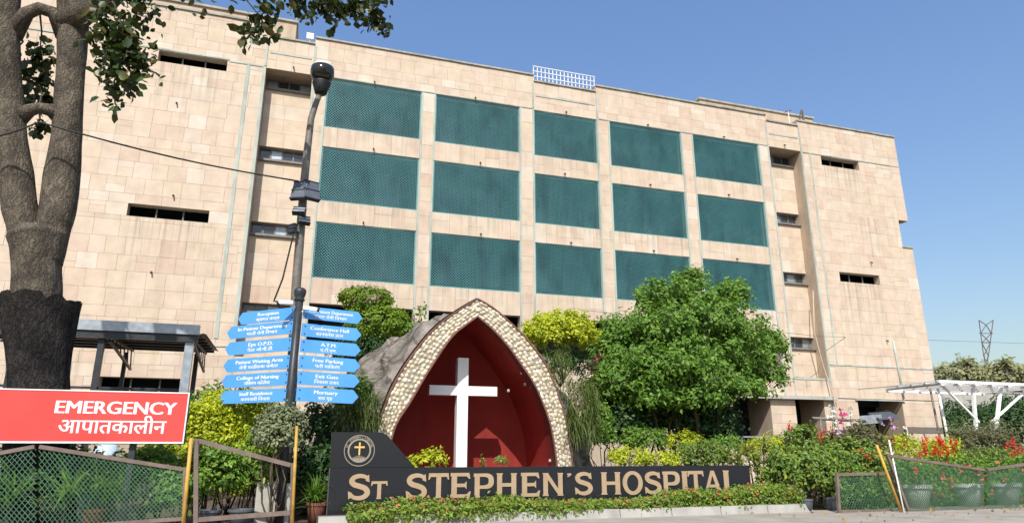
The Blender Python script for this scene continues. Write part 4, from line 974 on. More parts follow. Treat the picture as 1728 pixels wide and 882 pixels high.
for en, hi, ox, yt, yb_ in LB_: board(-1, ox, zpost(yt), zpost(yb_), 0, en, hi)
for en, hi, ox, yt, yb_ in RB_: board(1, ox, zpost(yt), zpost(yb_), R(.8), en, hi)
# cameras on the post
for lab, px, py, dx in (('white security camera pointing left on top of the blue direction post', 483, 511, -1), ('white security camera pointing right on top of the blue direction post', 524, 520, 1)):
    q = P(px, py, PY_-.14); cm = thing('security_camera', lab, 'camera', tuple(q), 'cameras on the direction post')
    m_ = MB(); m_.bar(q+Vector((-.17,0,.01)), q+Vector((.15,0,-.02*dx)), .10, .085); m_.build('housing', M['white_paint'], cm)
    m_ = MB(); m_.tube([q+Vector((.15*dx,0,-.02)), q+Vector((.20*dx,-.01,-.03))], .05, 12); m_.build('lens_hood', M['black'], cm)
    m_ = MB(); m_.bar(q+Vector((-.10*dx,.02,-.02)), Vector((px_+.08*dx, PY_-.02, q.z-.08)), .04); m_.build('bracket', M['white_paint'], cm)

# ------------------------------------------------------------------ lamp post with floodlights
LY = 17.3
lp = thing('lamp_post', 'tall bowed grey lamp post with dark globe head behind the blue boards', 'lamp post', (P(490, 760, LY).x, LY, 0))
pts = [(486,880,.13),(490,700,.125),(496,560,.12),(500,480,.115),(507,390,.11),(513,310,.105),(519,250,.095),(525,200,.085),(533,175,.078),(539,160,.072)]
m_ = MB(); m_.tube([P(x, y, LY) if y < 880 else Vector((P(486, 760, LY).x, LY, -.02)) for x, y, r in pts], [r for x, y, r in pts], 12); m_.build('pole', M['grey_metal'], lp, smooth=True)
q = P(541, 158, LY); m_ = MB(); m_.lathe(tuple(q), [(.13,-.02), (.16,.0), (.19,.12), (.25,.30), (.24,.34), (.15,.36)], 18); m_.build('lamp_holder', M['black'], lp, smooth=True)
m_ = MB(); m_.lathe((q.x, q.y, q.z+.36), [(.15,0), (.27,.06), (.315,.19), (.325,.30), (.305,.42)], 22); m_.build('globe', M['globe'], lp, smooth=True)
m_ = MB(); m_.lathe((q.x, q.y, q.z+.781), [(.305,0), (.25,.08), (.12,.14), (.02,.15)], 18); m_.build('top_cap', M['white_paint'], lp, smooth=True)
def flood(lab, px, py, wpx, hpx, yaw, tilt, mat='flood_grey', ribs=True):
    q = P(px, py, LY-.22); w = (P(px+wpx, py, LY)-P(px, py, LY)).length; h = hpx/wpx*w
    t = thing('floodlight', lab, 'floodlight', tuple(q), 'floodlights on the lamp post'); Rm = Matrix.Rotation(yaw, 3, 'Z') @ Matrix.Rotation(tilt, 3, 'X')
    m_ = MB(); m_.box(-w/2, w/2, -.05, .05, -h/2, h/2); m_.v = [tuple(q+Rm @ Vector(v)) for v in m_.v]; m_.build('casing', M[mat], t)
    m_ = MB()
    for z in (-h/2-.02, -.01, h/2-.004): m_.box(-w/2-.012, w/2+.012, -.065, .06, z, z+.024)
    m_.v = [tuple(q+Rm @ Vector(v)) for v in m_.v]; m_.build('rim', M['dark_metal'], t)
    m_ = MB(); m_.bar(q+Vector((0, .04, -h*.2)), (P(511, py, LY).x, LY, q.z-h*.2), .05); m_.build('bracket', M['dark_metal'], t)
flood('larger left floodlight box on the lamp post where the overhead cable ends', 506, 322, 26, 34, R(-25), R(-18)); flood('larger right floodlight box on the lamp post, in front of a teal lattice', 525, 322, 27, 35, R(22), R(-18))
flood('upper of two small grey floodlights on the lamp post', 505, 356, 20, 13, R(-12), R(-35), 'galv'); flood('lower of two small grey floodlights on the lamp post', 513, 372, 19, 12, R(14), R(-25))
flood('small dark floodlight jutting left of the lamp post beside the recess windows', 494, 386, 14, 14, R(-50), R(-10), 'dark_metal')
def cable(name, lab, pts, r, mat='black', sag=0):
    m_ = MB(); full = []
    for i in range(len(pts)-1):
        for k_ in range(8):
            f_ = k_/8; p_ = pts[i].lerp(pts[i+1], f_); full.append(p_-Vector((0, 0, sag*math.sin(math.pi*f_))))
    full.append(pts[-1]); m_.tube(full, r, 6); return tag(m_.build(name, M[mat], smooth=True), lab, 'cable')
cable('overhead_cable', 'black overhead cable running from the forked tree to the lamp post', [P(-60, 235, TY-.7), P(66, 206, TY-.9), P(505, 306, LY-.3)], .022, sag=.12)
cable('hanging_cable', 'dark cable sagging beside the lamp post above the blue boards', [P(496, 392, LY-.3), P(477, 470, LY-.3), P(462, 508, LY-.2), P(497, 512, LY-.05)], .02)
cable('service_wire', 'thin wire stretched across the right wing to the far pylon', [P(960, 520, 29), P(1380, 567, 29), P(1728, 579, 40), P(1800, 580, 45)], .012, 'grey_metal')

# ------------------------------------------------------------------ planting
def bush(name, label, cat, px, py, rx, ry, Y, mat, seed, dens=1.0, L=.09, W=.05, cr=.14, per=26, basepx=None, group=None, ydepth=.8, nc=None, **kw):
    c = P(px, py, Y); r = ((P(px+rx, py, Y)-P(px-rx, py, Y)).x/2, 0, (P(px, py-ry, Y)-P(px, py+ry, Y)).z/2); r = (r[0], r[0]*ydepth, r[2])
    A = r[0]*r[2]*12; n = nc or max(14, int(A*dens*16))
    base = kw.pop('base', None) or (c.x, c.y, 0)
    return shrub(name, label, cat, c, r, mat, n, per, cr, L, W, seed, base, group, **kw)
# on the mound
def mound_z(px, py, Y): return P(px, py, Y)
ta = thing('topiary', 'clipped two tier green topiary on top of the rock mound', 'shrub', tuple(P(635, 600, 19.6)))
for k_, (px, py, rx, ry) in enumerate(((619, 503, 44, 17), (636, 545, 55, 33), (634, 590, 46, 26))):
    c = P(px, py, 19.6); r = (rx/58, rx/58*.85, ry/58); rg2 = np.random.default_rng(40+k_)
    p, d = clumps(c, r, int(150*rx*ry/1500)+60, 34, .09, (.86, 1.0), -.75, rg2, .025, .5, .6)
    leaves('tier', p, d, .075, .045, G['topiary'] if k_ < 2 else G['dark'], ta, rg=rg2)
stems(ta, P(635, 622, 19.6), [P(619, 505, 19.6), P(640, 540, 19.6), P(625, 560, 19.7)], .05, .02, seed=5, name='trunk')
bush('golden_shrub', 'rounded yellow green shrub above the right side of the arch', 'shrub', 947, 566, 60, 42, 19.4, 'gold', 51, 1.5, .10, .055, .11, 30, base=tuple(P(950, 640, 19.4)), lump=.06, shell=(.75,1), zmin=-.35)
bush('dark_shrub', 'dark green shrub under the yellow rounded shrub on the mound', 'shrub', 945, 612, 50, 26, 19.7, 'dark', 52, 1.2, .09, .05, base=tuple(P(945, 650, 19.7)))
bush('climbing_sprig', 'thin leafy sprig reaching up beside the arch in front of the dark openings', 'shrub', 707, 535, 16, 24, 19.5, 'mid', 53, .6, .11, .07, .12, 10, base=tuple(P(700, 575, 19.5)), nc=9)
bush('ground_creeper', 'low leafy creeper between topiary and arch on the mound', 'shrub', 694, 560, 26, 14, 19.2, 'mid', 54, .9, .08, .05, base=tuple(P(690, 585, 19.2)))
# the round tree
tr = thing('leafy_tree', 'round bright green tree right of the arch in front of the building', 'tree', (P(1165, 760, 20.5).x, 20.5, 0))
rg3 = np.random.default_rng(61); PP, DD = [], []
for (px, py, rx, ry, n, yo) in ((1165,590,140,100,150,0), (1080,600,90,70,80,-.3), (1250,600,80,75,80,.2), (1165,510,85,55,80,0), (1060,640,70,44,60,-.8), (1210,550,90,60,80,-.6), (1120,560,85,60,80,-.7), (1175,640,90,40,60,-1), (1290,630,44,36,40,0), (1030,605,38,44,36,-.2), (1110,500,48,26,34,0), (1235,495,40,26,34,0), (1165,468,20,20,14,0), (1045,560,40,30,30,0), (1300,580,30,30,24,0), (1020,655,34,26,26,-.6), (1100,668,60,24,40,-1.1), (1180,672,60,22,40,-1.2), (1255,655,50,24,34,-.6), (1130,620,80,40,60,-1.3)):
    c = P(px, py, 20.5+yo); k_ = 1/54.; p, d = clumps(c, (rx*k_, rx*k_*.85, ry*k_), int(n*1.35), 42, .19, (.5, 1.0), -.6, rg3, .17, .3); PP.append(p); DD.append(d)
leaves('crown', np.vstack(PP), np.vstack(DD), .15, .075, G['tree'], tr, rg=rg3)
bx_ = P(1165, 760, 20.5).x; stems(tr, (bx_, 20.5, -.05), [P(x, y, 20.5+o_) for x, y, o_ in ((1090,560,0), (1130,540,-.4), (1165,500,0), (1200,540,.3), (1240,560,-.2), (1280,590,.1), (1060,620,-.3), (1180,600,-.8), (1150,590,.8), (1225,620,.5))], .09, .02, seed=8, name='trunk', wob=.07)
blossoms(tr, [P(1001, 612, 19.4), P(1004, 605, 19.4), P(998, 618, 19.4), P(1010, 600, 19.4)], .09, 'pink', 8)
# dark underplanting right of the arch
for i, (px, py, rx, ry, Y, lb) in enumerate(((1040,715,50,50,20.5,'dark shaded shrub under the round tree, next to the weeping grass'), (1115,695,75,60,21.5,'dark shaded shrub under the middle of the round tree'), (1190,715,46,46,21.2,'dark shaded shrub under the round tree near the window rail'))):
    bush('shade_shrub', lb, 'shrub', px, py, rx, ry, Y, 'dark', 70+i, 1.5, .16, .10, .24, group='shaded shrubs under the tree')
for i, (px, py, rx, ry, Y, m_, lb) in enumerate(((1085,742,40,22,19.3,'mid','bright green shrub behind the low yellow shrubs'), (1150,745,34,16,19.5,'gold','yellow green shrub behind the dark round shrub'), (1064,772,34,17,17.6,'gold','left of two low yellow shrubs just above the black board'), (1112,777,32,13,17.5,'gold','right of two low yellow shrubs just above the black board'),
        (1184,768,48,24,17.8,'hedge_r','dense rounded dark green shrub above the end of the board'), (1222,752,30,16,18.6,'mid','small green shrub below the window rail'), (1295,760,34,22,18.0,'gold','yellow leaved shrub behind the striped plant'))):
    bush('garden_shrub', lb, 'shrub', px, py, rx, ry, Y, m_, 80+i, 1.4, .085, .045, .11, 30, lump=.08, shell=(.7,1))
bush('mound_shrub', 'green shrub low on the left flank of the rock mound', 'shrub', 595, 668, 36, 34, 18.3, 'mid', 55, 1.1, .10, .055, .14, 24)
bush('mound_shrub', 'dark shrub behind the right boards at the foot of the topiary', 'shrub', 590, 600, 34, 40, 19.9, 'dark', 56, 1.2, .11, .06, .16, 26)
bush('mound_shrub', 'green shrub right of the arch at the foot of the mound', 'shrub', 1010, 720, 26, 44, 18.6, 'mid', 57, 1.1, .10, .055, .14, 24)
# weeping grass falling down both sides of the mound
def weeping(label, px0, px1, py0, py1, Y, n, seed):
    rgw = np.random.default_rng(seed); a = P((px0+px1)/2, py1, Y); t = thing('weeping_grass', label, 'grass', (a.x, Y, max(a.z, 0)))
    base = np.array([tuple(P(rgw.uniform(px0, px1), rgw.uniform(py0, py0+(py1-py0)*.7), Y+rgw.uniform(-.25, .5))) for _ in range(n)])
    d = rgw.normal(size=(n, 3))*.45+np.array([0, -.45, .25]); blades('blades', base, d, .62, .018, 2.4, G['grass'], t, 5, rgw); return t
weeping('weeping tufts of long thin grass on the left flank of the arch', 572, 640, 665, 740, 17.7, 700, 91)
weeping('weeping tufts of long thin grass hanging right of the arch', 958, 1004, 645, 785, 17.6, 1100, 92)
weeping('sparse dry grass hanging at the right shoulder of the arch', 905, 960, 590, 680, 18.0, 300, 93)
# plants inside the niche front
bush('yellow_croton', 'yellow leaved plant behind the slanted end of the black board', 'plant', 722, 778, 40, 16, 16.9, 'gold', 95, 1.0, .13, .05, .12, 16)
bush('niche_seedling', 'small pale green seedlings in front of the cross right side', 'plant', 832, 780, 32, 10, 17.0, 'mid', 96, .5, .09, .055, .07, 8, nc=12)
# variegated dracaena
def spiky(name, label, px, py, Y, heads, n, L, W, droop, mat, seed, spread=1.0, cat='plant'):
    rgw = np.random.default_rng(seed); c = P(px, py, Y); t = thing(name, label, cat, (c.x, Y, 0)); mb = MB(); B, D = [], []
    for (hx, hy) in heads:
        h = P(hx, hy, Y); mb.tube([(c.x+(h.x-c.x)*.4, Y, -.02), ((c.x*.4+h.x*.6), Y, h.z*.5), tuple(h)], [.03,.025,.018], 6)
        a = rgw.uniform(0, 2*math.pi, n); e = rgw.uniform(.05, 1.3, n); B.append(np.array(h)+rgw.normal(size=(n, 3))*np.array([.03,.03,.12])); D.append(np.stack([np.cos(a)*np.cos(e), np.sin(a)*np.cos(e), np.sin(e)], 1))
    mb.build('stem', M['stem'], t, smooth=True); blades('fronds', np.vstack(B), np.vstack(D), L, W, droop, G[mat], t, 5, rgw); return t
spiky('striped_dracaena', 'cream striped dracaena with drooping leaves beside the board end', 1275, 800, 16.9, [(1262,765),(1290,755),(1278,790),(1300,785),(1250,785)], 46, .62, .05, 1.5, 'stripe', 101)
# hedge masses to the right
def hedge(name, label, px0, px1, pytop, Y0, Y1, mat, n, seed, L=.09, W=.05, z0=0.02, lump=.2, cat='hedge'):
    rgw = np.random.default_rng(seed); a, b = P(px0, pytop, Y0), P(px1, pytop, Y0); t = thing(name, label, cat, ((a.x+b.x)/2, (Y0+Y1)/2, 0)); zt_ = (a.z+b.z)/2
    p, d = box_points(a.x, b.x, Y0, Y1, z0, zt_, n, rgw, lump); p[:, 2] = np.maximum(p[:, 2], .03); leaves('foliage', p, d, L, W, G[mat], t, rg=rgw)
    mb = MB()
    for k_ in range(14):
        x = rgw.uniform(a.x+.1, b.x-.1); y = rgw.uniform(Y0+.2, Y1-.1); mb.tube([(x, y, -.02), (x+.1, y, zt_*.4), (x+rgw.uniform(-.2,.2), y-.05, zt_*.85)], [.02,.014,.007], 5)
    mb.build('stems', M['stem'], t)['kind'] = 'stuff'; return t, p
bush('flowering_shrub', 'large leafy shrub in the grey pots right of the board', 'shrub', 1355, 800, 62, 50, 16.2, 'hedge_r', 111, 1.15, .12, .07, .16, 24, lump=.15)
t1 = bush('flowering_shrub', 'dense green shrub with yellow shoots behind the leaning yellow pole', 'shrub', 1430, 790, 62, 46, 16.5, 'hedge_r', 112, 1.2, .11, .065, .16, 26)
blossoms(t1, [P(x, y, 15.7) for x, y in ((1460,785),(1472,776),(1478,768),(1466,772),(1458,768),(1480,806),(1452,758),(1430,795),(1478,795))], .075, 'red', 12)
bush('bronze_shrub', 'bronze green bushy shrub above the hedge by the horizontal rail', 'shrub', 1452, 742, 40, 28, 16.9, 'bronze', 113, 1.3, .10, .045, .13, 26)
bush('poinsettia', 'leafy plant with a single red bract left of the salvia row', 'plant', 1356, 737, 24, 22, 17.3, 'hedge_r', 114, 1.2, .10, .06, .11, 22)
hedge('golden_hedge', 'yellow green clipped hedge behind the right mesh fence', 1470, 1625, 742, 17.4, 18.4, 'gold', 5200, 115)
hedge('fence_hedge', 'green hedge growing inside the right mesh fence', 1400, 1760, 782, 15.6, 16.6, 'mid', 13000, 116, .10, .06)
hedge('back_hedge', 'green hedge with red salvia below the right wing', 1320, 1480, 740, 17.6, 18.4, 'hedge_r', 6000, 117)
hedge('far_right_hedge', 'green hedge with red salvia under the white canopy', 1590, 1780, 760, 18.0, 19.0, 'hedge_r', 6500, 118)
sv = thing('salvia_bed', 'row of red salvia spikes along the hedge below the right wing', 'flowers', tuple(P(1390, 745, 17.5)*1)); sv.location.z = 0
rgs = np.random.default_rng(120); spots = []
for px, py in ((1388,728),(1392,736),(1380,735),(1402,731),(1412,733),(1423,735),(1365,733),(1374,727),(1405,742),(1383,742),(1332,718),(1334,724)):
    c = P(px, py, 17.45)
    for k_ in range(5): spots.append(c+Vector((rgs.normal()*.02, 0, -.12+.06*k_)))
blossoms(sv, spots, .06, 'red', 13, per=4)
stems(sv, P(1390, 770, 17.5), [P(x, y+6, 17.45) for x, y in ((1388,728),(1402,731),(1412,733),(1423,735),(1365,733),(1374,727),(1334,722))], .01, .006, seed=2)
sv2 = thing('salvia_bed', 'band of red salvia flowers in front of the white canopy', 'flowers', (P(1580, 760, 17.6).x, 17.6, 0)); spots = []
for k_ in range(42):
    px = rgs.choice([rgs.uniform(1558, 1625), rgs.uniform(1700, 1740), rgs.uniform(1480, 1560)], p=[.6,.25,.15]); c = P(px, rgs.uniform(742, 772), 17.35)
    for q_ in range(4): spots.append(c+Vector((0, 0, .05*q_)))
blossoms(sv2, spots, .06, 'red', 14, per=4); stems(sv2, P(1590, 775, 17.6), [P(x, 755, 17.4) for x in (1560, 1580, 1600, 1620, 1710)], .012, .006, seed=3)
fb = thing('fence_blooms', 'scattered red and orange flowers seen through the right fence mesh', 'flowers', (P(1590, 830, 15.6).x, 15.6, 0))
blossoms(fb, [P(rgs.uniform(1540, 1728), rgs.uniform(778, 850), 15.5) for _ in range(30)], .07, 'orange', 15); stems(fb, P(1590, 850, 15.6), [P(x, 800, 15.5) for x in (1560, 1620, 1680)], .01, .006, seed=4)
def hollyhock(label, pts, mat, seed, Y=17.1):
    b = P(pts[-1][0], pts[-1][1]+30, Y); t = thing('hollyhock', label, 'flower', (b.x, Y, 0)); stems(t, (b.x, Y, -.02), [P(pts[0][0], pts[0][1], Y)], .014, .008, seed=seed, wob=.02)
    blossoms(t, [P(x, y, Y) for x, y in pts], .085, mat, seed, per=7)
hollyhock('tall white hollyhock in front of the right pillar', [(1401,686),(1404,692),(1400,702),(1406,696)], 'white', 1); hollyhock('magenta hollyhock spike left of the horizontal rail end', [(1419,693),(1422,700),(1425,705),(1420,712),(1427,698)], 'pink', 2)
hollyhock('pale pink hollyhock with several blooms beside the magenta one', [(1434,690),(1436,700),(1434,708),(1443,712),(1433,716)], 'white', 3); hollyhock('short white hollyhock below the rail', [(1407,711),(1406,719),(1409,724)], 'white', 4)
hollyhock('lilac flowers between the hollyhocks and the bronze shrub', [(1418,726),(1424,722),(1430,720),(1416,730)], 'lilac', 5); hollyhock('lilac hollyhock in front of the open window', [(1504,706),(1506,716),(1489,716),(1510,722)], 'lilac', 6); hollyhock('white flower stem near the building corner', [(1528,721),(1530,730)], 'white', 7)
# twin bushy shrub under the canopy
t2 = bush('wild_shrub', 'wild olive green shrub below the white V shaped struts', 'shrub', 1663, 752, 46, 30, 19.6, 'bronze', 131, 1.2, .13, .04, .17, 26, lump=.2)
bush('wild_shrub', 'loose olive sprigs at the top of the shrub below the struts', 'shrub', 1663, 724, 50, 16, 20.0, 'grey', 132, .5, .15, .035, .17, 14, lump=.3)
# planting at the left
hedge('golden_hedge', 'bright yellow green hedge between the red sign and the blue boards', 312, 492, 690, 17.8, 19.2, 'gold', 16000, 141, .10, .06, .5, .16)
bush('golden_shrub', 'yellow green shrub swelling above the left golden hedge', 'shrub', 400, 690, 80, 34, 18.6, 'gold', 142, 1.3, .10, .055, .13, 28, lump=.1)
bush('dark_shrub', 'dark green shrub peeping over the golden hedge behind the shelter post', 'shrub', 350, 668, 34, 22, 19.6, 'mid', 143, .9, .12, .06, .14, 16)
bush('grey_shrub', 'rounded grey green shrub in front of the direction post', 'shrub', 470, 728, 42, 46, 16.1, 'grey', 144, 2.6, .085, .055, .11, 34, lump=.08, nstem=7)
for i, (px, py, rx, ry, Y, m_, lb) in enumerate(((535,720,38,44,18.4,'dark','dark shrub between the grey shrub and the name board'), (540,790,30,50,17.3,'dark','dark leafy plant left of the board end'), (500,800,30,40,17.4,'dark','dark plant behind the brown gate frame'), (375,800,44,44,16.6,'mid','leafy plant inside the brown gate frame'), (425,800,40,38,16.9,'hedge_r','yellow shooted plant beside the grey slabs'), (350,775,40,30,17.2,'hedge_r','green plant left inside the gate frame'),
        (440,760,46,26,17.4,'topiary','green plant just above the sloping top of the gate frame'), (250,790,50,44,17.0,'mid','green plant behind the left mesh fence near its post'), (280,765,44,20,17.6,'gold','yellow green plant under the corner of the red sign'), (190,810,60,44,17.2,'mid','green plant behind the middle of the left mesh fence'), (110,800,60,50,17.0,'dark','dark plant behind the left mesh fence'), (30,800,60,54,16.9,'dark','dark plant behind the mesh fence at the left edge'), (300,830,36,40,16.5,'mid','low plant beside the brown fence post'))):
    bush('garden_plant', lb, 'plant', px, py, rx, ry, Y, m_, 150+i, 1.0, .13, .065, .17, 22)
spiky('spear_plant', 'spear leaved plant in front of the dark foliage by the red pot', 535, 840, 16.6, [(536,838),(528,842)], 40, .6, .035, .8, 'mid', 171)
spiky('potted_palm', 'arching palm behind the left fence, right of the white flowers', 115, 845, 16.3, [(112,838)], 40, .95, .05, 1.0, 'tree', 172); spiky('potted_palm', 'arching palm behind the fence at the far left edge', 15, 845, 16.3, [(18,838)], 40, .95, .05, 1.0, 'tree', 173)
spiky('fern', 'feathery fern behind the middle of the left fence', 185, 845, 16.4, [(180,835),(205,830),(165,828)], 60, .6, .03, 1.4, 'mid', 174)
# ------------------------------------------------------------------ pots, slabs, litter
def pot(label, px, py, Y, r, h, mat, taper=.75, cat='pot', square=False, name='plant_pot', group=None):
    c = P(px, py, Y); m_ = MB(); t = thing(name, label, cat, (c.x, Y, 0), group)
    m_.lathe((c.x, Y, 0), [(r*taper,0), (r*.96,h*.86), (r*.96,h*.861)], 4 if square else 18); m_.build('body', M[mat], t, smooth=not square)
    m_ = MB(); m_.lathe((c.x, Y, 0), [(r*.97,h*.862), (r*1.06,h*.865), (r*1.06,h), (r*.9,h), (r*.88,h*.9)], 4 if square else 18); m_.build('rim', M[mat], t)
    m_ = MB(); m_.lathe((c.x, Y, 0), [(r*.87,h*.88), (r*.3,h*.93)], 10); m_.build('soil', M['soil'], t)
    return t
pot('red brown plant pot left of the black board', 534, 860, 16.5, .22, .42, 'terracotta'); pot('grey plastic pot in front of the kerb end, left one', 1362, 860, 15.5, .17, .32, 'grey_pot', group='grey pots'); pot('grey plastic pot beside the right mesh fence, right one', 1404, 858, 15.6, .17, .33, 'grey_pot', group='grey pots')
for px, lb in ((1548,'pale cement planter behind the right fence nearest the leaning pole'), (1635,'pale cement planter behind the middle of the right fence'), (1700,'pale cement planter behind the right fence at the right edge')): pot(lb, px, 850, 15.55, .42, .62, 'pale_pot', .62, 'planter', name='planter', group='pale cement planters')
for px, lb in ((350,'dark grey pot left below the gate frame'), (405,'dark grey pot right below the gate frame')): pot(lb, px, 875, 16.2, .25, .34, 'grey_pot', group='dark pots behind the gate frame')
pot('terracotta pot behind the left mesh fence', 160, 870, 16.3, .24, .40, 'terracotta')
for px0, px1, py, Y, lb in ((434,474,812,16.6,'larger pale concrete slab leaning behind the gate frame'), (484,492,815,16.5,'narrow pale concrete slab behind the gate frame')):
    a, b = P(px0, py, Y), P(px1, py, Y); m_ = MB(); m_.box(a.x, b.x, Y, Y+.08, -.02, a.z); o = m_.build('concrete_slab', M['concrete']); tag(o, lb, 'slab')
mb = MB(); c = P(180, 757, 18.2); seg = 16; vs = []
prf = [(.34, 0), (.36, .5), (.33, 1.0), (.27, c.z-.02), (.12, c.z+.12), (.02, c.z+.14)]
mb.lathe((c.x, 18.2, 0), prf, 16); mb.v = [tuple(Vector(v)+mnoise.noise_vector(Vector(v)*4)*.06) for v in mb.v]
tag(mb.build('covered_drum', M['tarp'], smooth=True), 'pale blue covered drum under the red emergency sign', 'drum')
rgd = np.random.default_rng(9); n = 160; p = np.stack([rgd.uniform(11, 24, n), rgd.uniform(12.5, 15.3, n), np.full(n, .02)], 1); lt = leaves('dry_leaf_litter', p, np.stack([rgd.normal(size=n), rgd.normal(size=n), np.zeros(n)], 1), .09, .06, G['litter'], None, 'round', .3, 0, rgd)
tag(lt, 'dry leaves scattered on the pavement', 'leaf litter', kind='stuff')

# ------------------------------------------------------------------ fences
def fence_panel(name, label, corners, Y, rail=.07, cell=.085, wire=.0105, mesh=True, group=None, left=True, right=True, topz=None):
    tl, tr_, br, bl = [P(x, y, Y) for x, y in corners]; t = thing(name, label, 'fence', ((bl.x+br.x)/2, Y, 0), group)
    def rl_(a, b, nm): m_ = MB(); m_.bar(a, b, rail, rail, up=(0,1,0)); m_.build(nm, M['fence_rail'], t)
    rl_(tl+Vector((rail/2+.001,0,0)), tr_-Vector((rail/2+.001,0,0)), 'top_rail'); rl_(bl+Vector((rail/2+.001,0,0)), br-Vector((rail/2+.001,0,0)), 'bottom_rail')
    if left: rl_(Vector((bl.x+(bl.x-tl.x)*.1, Y, min(0, bl.z-.02))), tl+Vector((0,0,.04)), 'post')
    if right: rl_(Vector((br.x+(br.x-tr_.x)*.1, Y, min(0, br.z-.02))), tr_+Vector((0,0,.04)), 'post')
    if mesh:
        mb = MB(); W_ = max((tr_-tl).length, (br-bl).length); H_ = max(tl.z-bl.z, tr_.z-br.z)
        def at(u, v):
            a = tl.lerp(tr_, u); b = bl.lerp(br, u); return b.lerp(a, v)
        nu = W_/cell; nv = H_/cell*.7
        for sgn in (1, -1):
            k_ = -nv
            while k_ < nu+nv:
                v0, v1 = 0., 1.; u = lambda v: (k_+sgn*v*nv)/nu if sgn > 0 else (k_+nv*0-v*nv)/nu
                # clip u into 0..1
                vs_ = [v/24 for v in range(25) if 0 <= u(v/24) <= 1]
                if len(vs_) > 1:
                    a = at(u(vs_[0]), vs_[0]); b = at(u(vs_[-1]), vs_[-1]); mb.bar(a+Vector((0,.004*sgn,0)), b+Vector((0,.004*sgn,0)), wire, .006, up=(0,1,0))
                k_ += 1
        mb.build('wire_mesh', M['fence_wire'], t)['kind'] = 'stuff'
    return t
g2 = 'brown framed mesh fence panels'
fence_panel('mesh_fence', 'green wire mesh fence panel below the left end of the red sign', ((-200,800),(62,753),(62,892),(-200,872)), 15.4, group=g2, right=False)
fence_panel('mesh_fence', 'green wire mesh fence panel below the red sign lettering', ((63,753),(312,791),(312,874),(63,892)), 15.4, group=g2, left=False)
fence_panel('gate_frame', 'empty brown steel gate frame with sloping top left of the name board', ((331,743),(494,784),(494,864),(331,876)), 15.4, mesh=False, rail=.085)
fence_panel('mesh_fence', 'leaning mesh fence panel right of the leaning yellow pole', ((1497,768),(1662,792),(1662,858),(1532,864)), 14.7, group=g2, right=False)
fence_panel('mesh_fence', 'mesh fence panel at the right edge of the pavement', ((1664,792),(1830,768),(1800,864),(1664,858)), 14.7, group=g2, left=False)
fence_panel('mesh_fence', 'low mesh fence panel between the grey pot and the leaning pole', ((1412,800),(1500,798),(1520,862),(1416,862)), 14.9, group=g2)
def pole(lab, a, b, r, mat, name='pole', cat='pole'):
    m_ = MB(); m_.tube([a, (a+b)/2, b], [r, r, r*.95], 10); tag(m_.build(name, M[mat], smooth=True), lab, cat)
x = P(323, 760, 15.3); pole('yellow painted pole tied to the brown post left of the gate frame', Vector((x.x+.02, 15.28, -.02)), P(323, 738, 15.28), .038, 'yellow')
x = P(500, 800, 15.3); pole('upright yellow pole at the right end of the gate frame', Vector((x.x, 15.28, -.02)), P(501, 718, 15.28), .032, 'yellow')
a, b = P(1522, 866, 14.55), P(1479, 750, 14.55); a.z = 0; pole('leaning yellow and brown pole at the start of the right fence', a, b, .036, 'yellow')
a, b = P(1516, 818, 14.62), P(1500, 742, 14.75); pole('thin white stick propped on the right fence', a+(a-b)*.8, b, .02, 'white_paint', 'stick', 'stick')
rlp = thing('pipe_rail', 'horizontal grey pipe rail on posts in front of the right wing', 'rail', (P(1385, 760, 19).x, 19, 0))
m_ = MB(); m_.tube([P(1371, 705, 19), P(1460, 710, 19)], .05, 8); m_.build('rail', M['grey_metal'], rlp, smooth=True)
for px in (1384, 1452): x = P(px, 706, 19); m_ = MB(); m_.tube([(x.x, 19, -.02), (x.x, 19, x.z)], .05, 8); m_.build('post', M['grey_metal'], rlp, smooth=True)
x = P(1384, 706, 19); m_ = MB(); m_.bar((x.x, 18.97, x.z-.02), (x.x+.35, 18.97, .6), .05); m_.build('brace', M['grey_metal'], rlp)

# ------------------------------------------------------------------ white canopy at the right
CY_ = 25.0; cn = thing('white_canopy', 'white steel entrance canopy on V shaped struts at the right edge', 'canopy', (P(1663, 760, CY_).x, CY_, 0))
zt_ = P(1663, 648, CY_).z; xa, xb = P(1582, 648, CY_).x, P(1760, 648, CY_).x
m_ = MB(); m_.box(xa, xb, CY_-.1, CY_+.05, zt_-.02, zt_+.12); m_.build('front_beam', M['white_paint'], cn)
m_ = MB(); m_.box(xa+.3, xb, CY_+3.2, CY_+3.35, zt_-.20, zt_+.0); m_.build('rear_beam', M['white_paint'], cn)
nb_ = 7
for k_ in range(nb_):
    x = xa+.2+(xb-xa-.4)*k_/(nb_-1); m_ = MB(); m_.box(x-.05, x+.05, CY_+.051, CY_+3.199, zt_-.12, zt_+.02); m_.build('rafter', M['white_paint'], cn)
for k_ in range(1, 4):
    m_ = MB(); y = CY_+3.2*k_/4; m_.box(xa+.1, xb, y-.03, y+.03, zt_+.021, zt_+.07); m_.build('purlin', M['white_paint'], cn)
ft = P(1663, 745, CY_)
for (ax, ay, bx2, by2, w_) in ((1649,752,1641,650,.13), (1675,752,1688,650,.13), (1652,712,1590,650,.09), (1673,712,1735,650,.09)):
    a, b = P(ax, ay, CY_+.3), P(bx2, by2, CY_+.3); m_ = MB()
    if ay > 740: a = Vector((a.x+(a.x-b.x)*.5, a.y, -.02))
    m_.bar(a, Vector((b.x, b.y, zt_-.081)), w_, w_, up=(0,1,0)); m_.build('strut', M['white_paint'], cn)
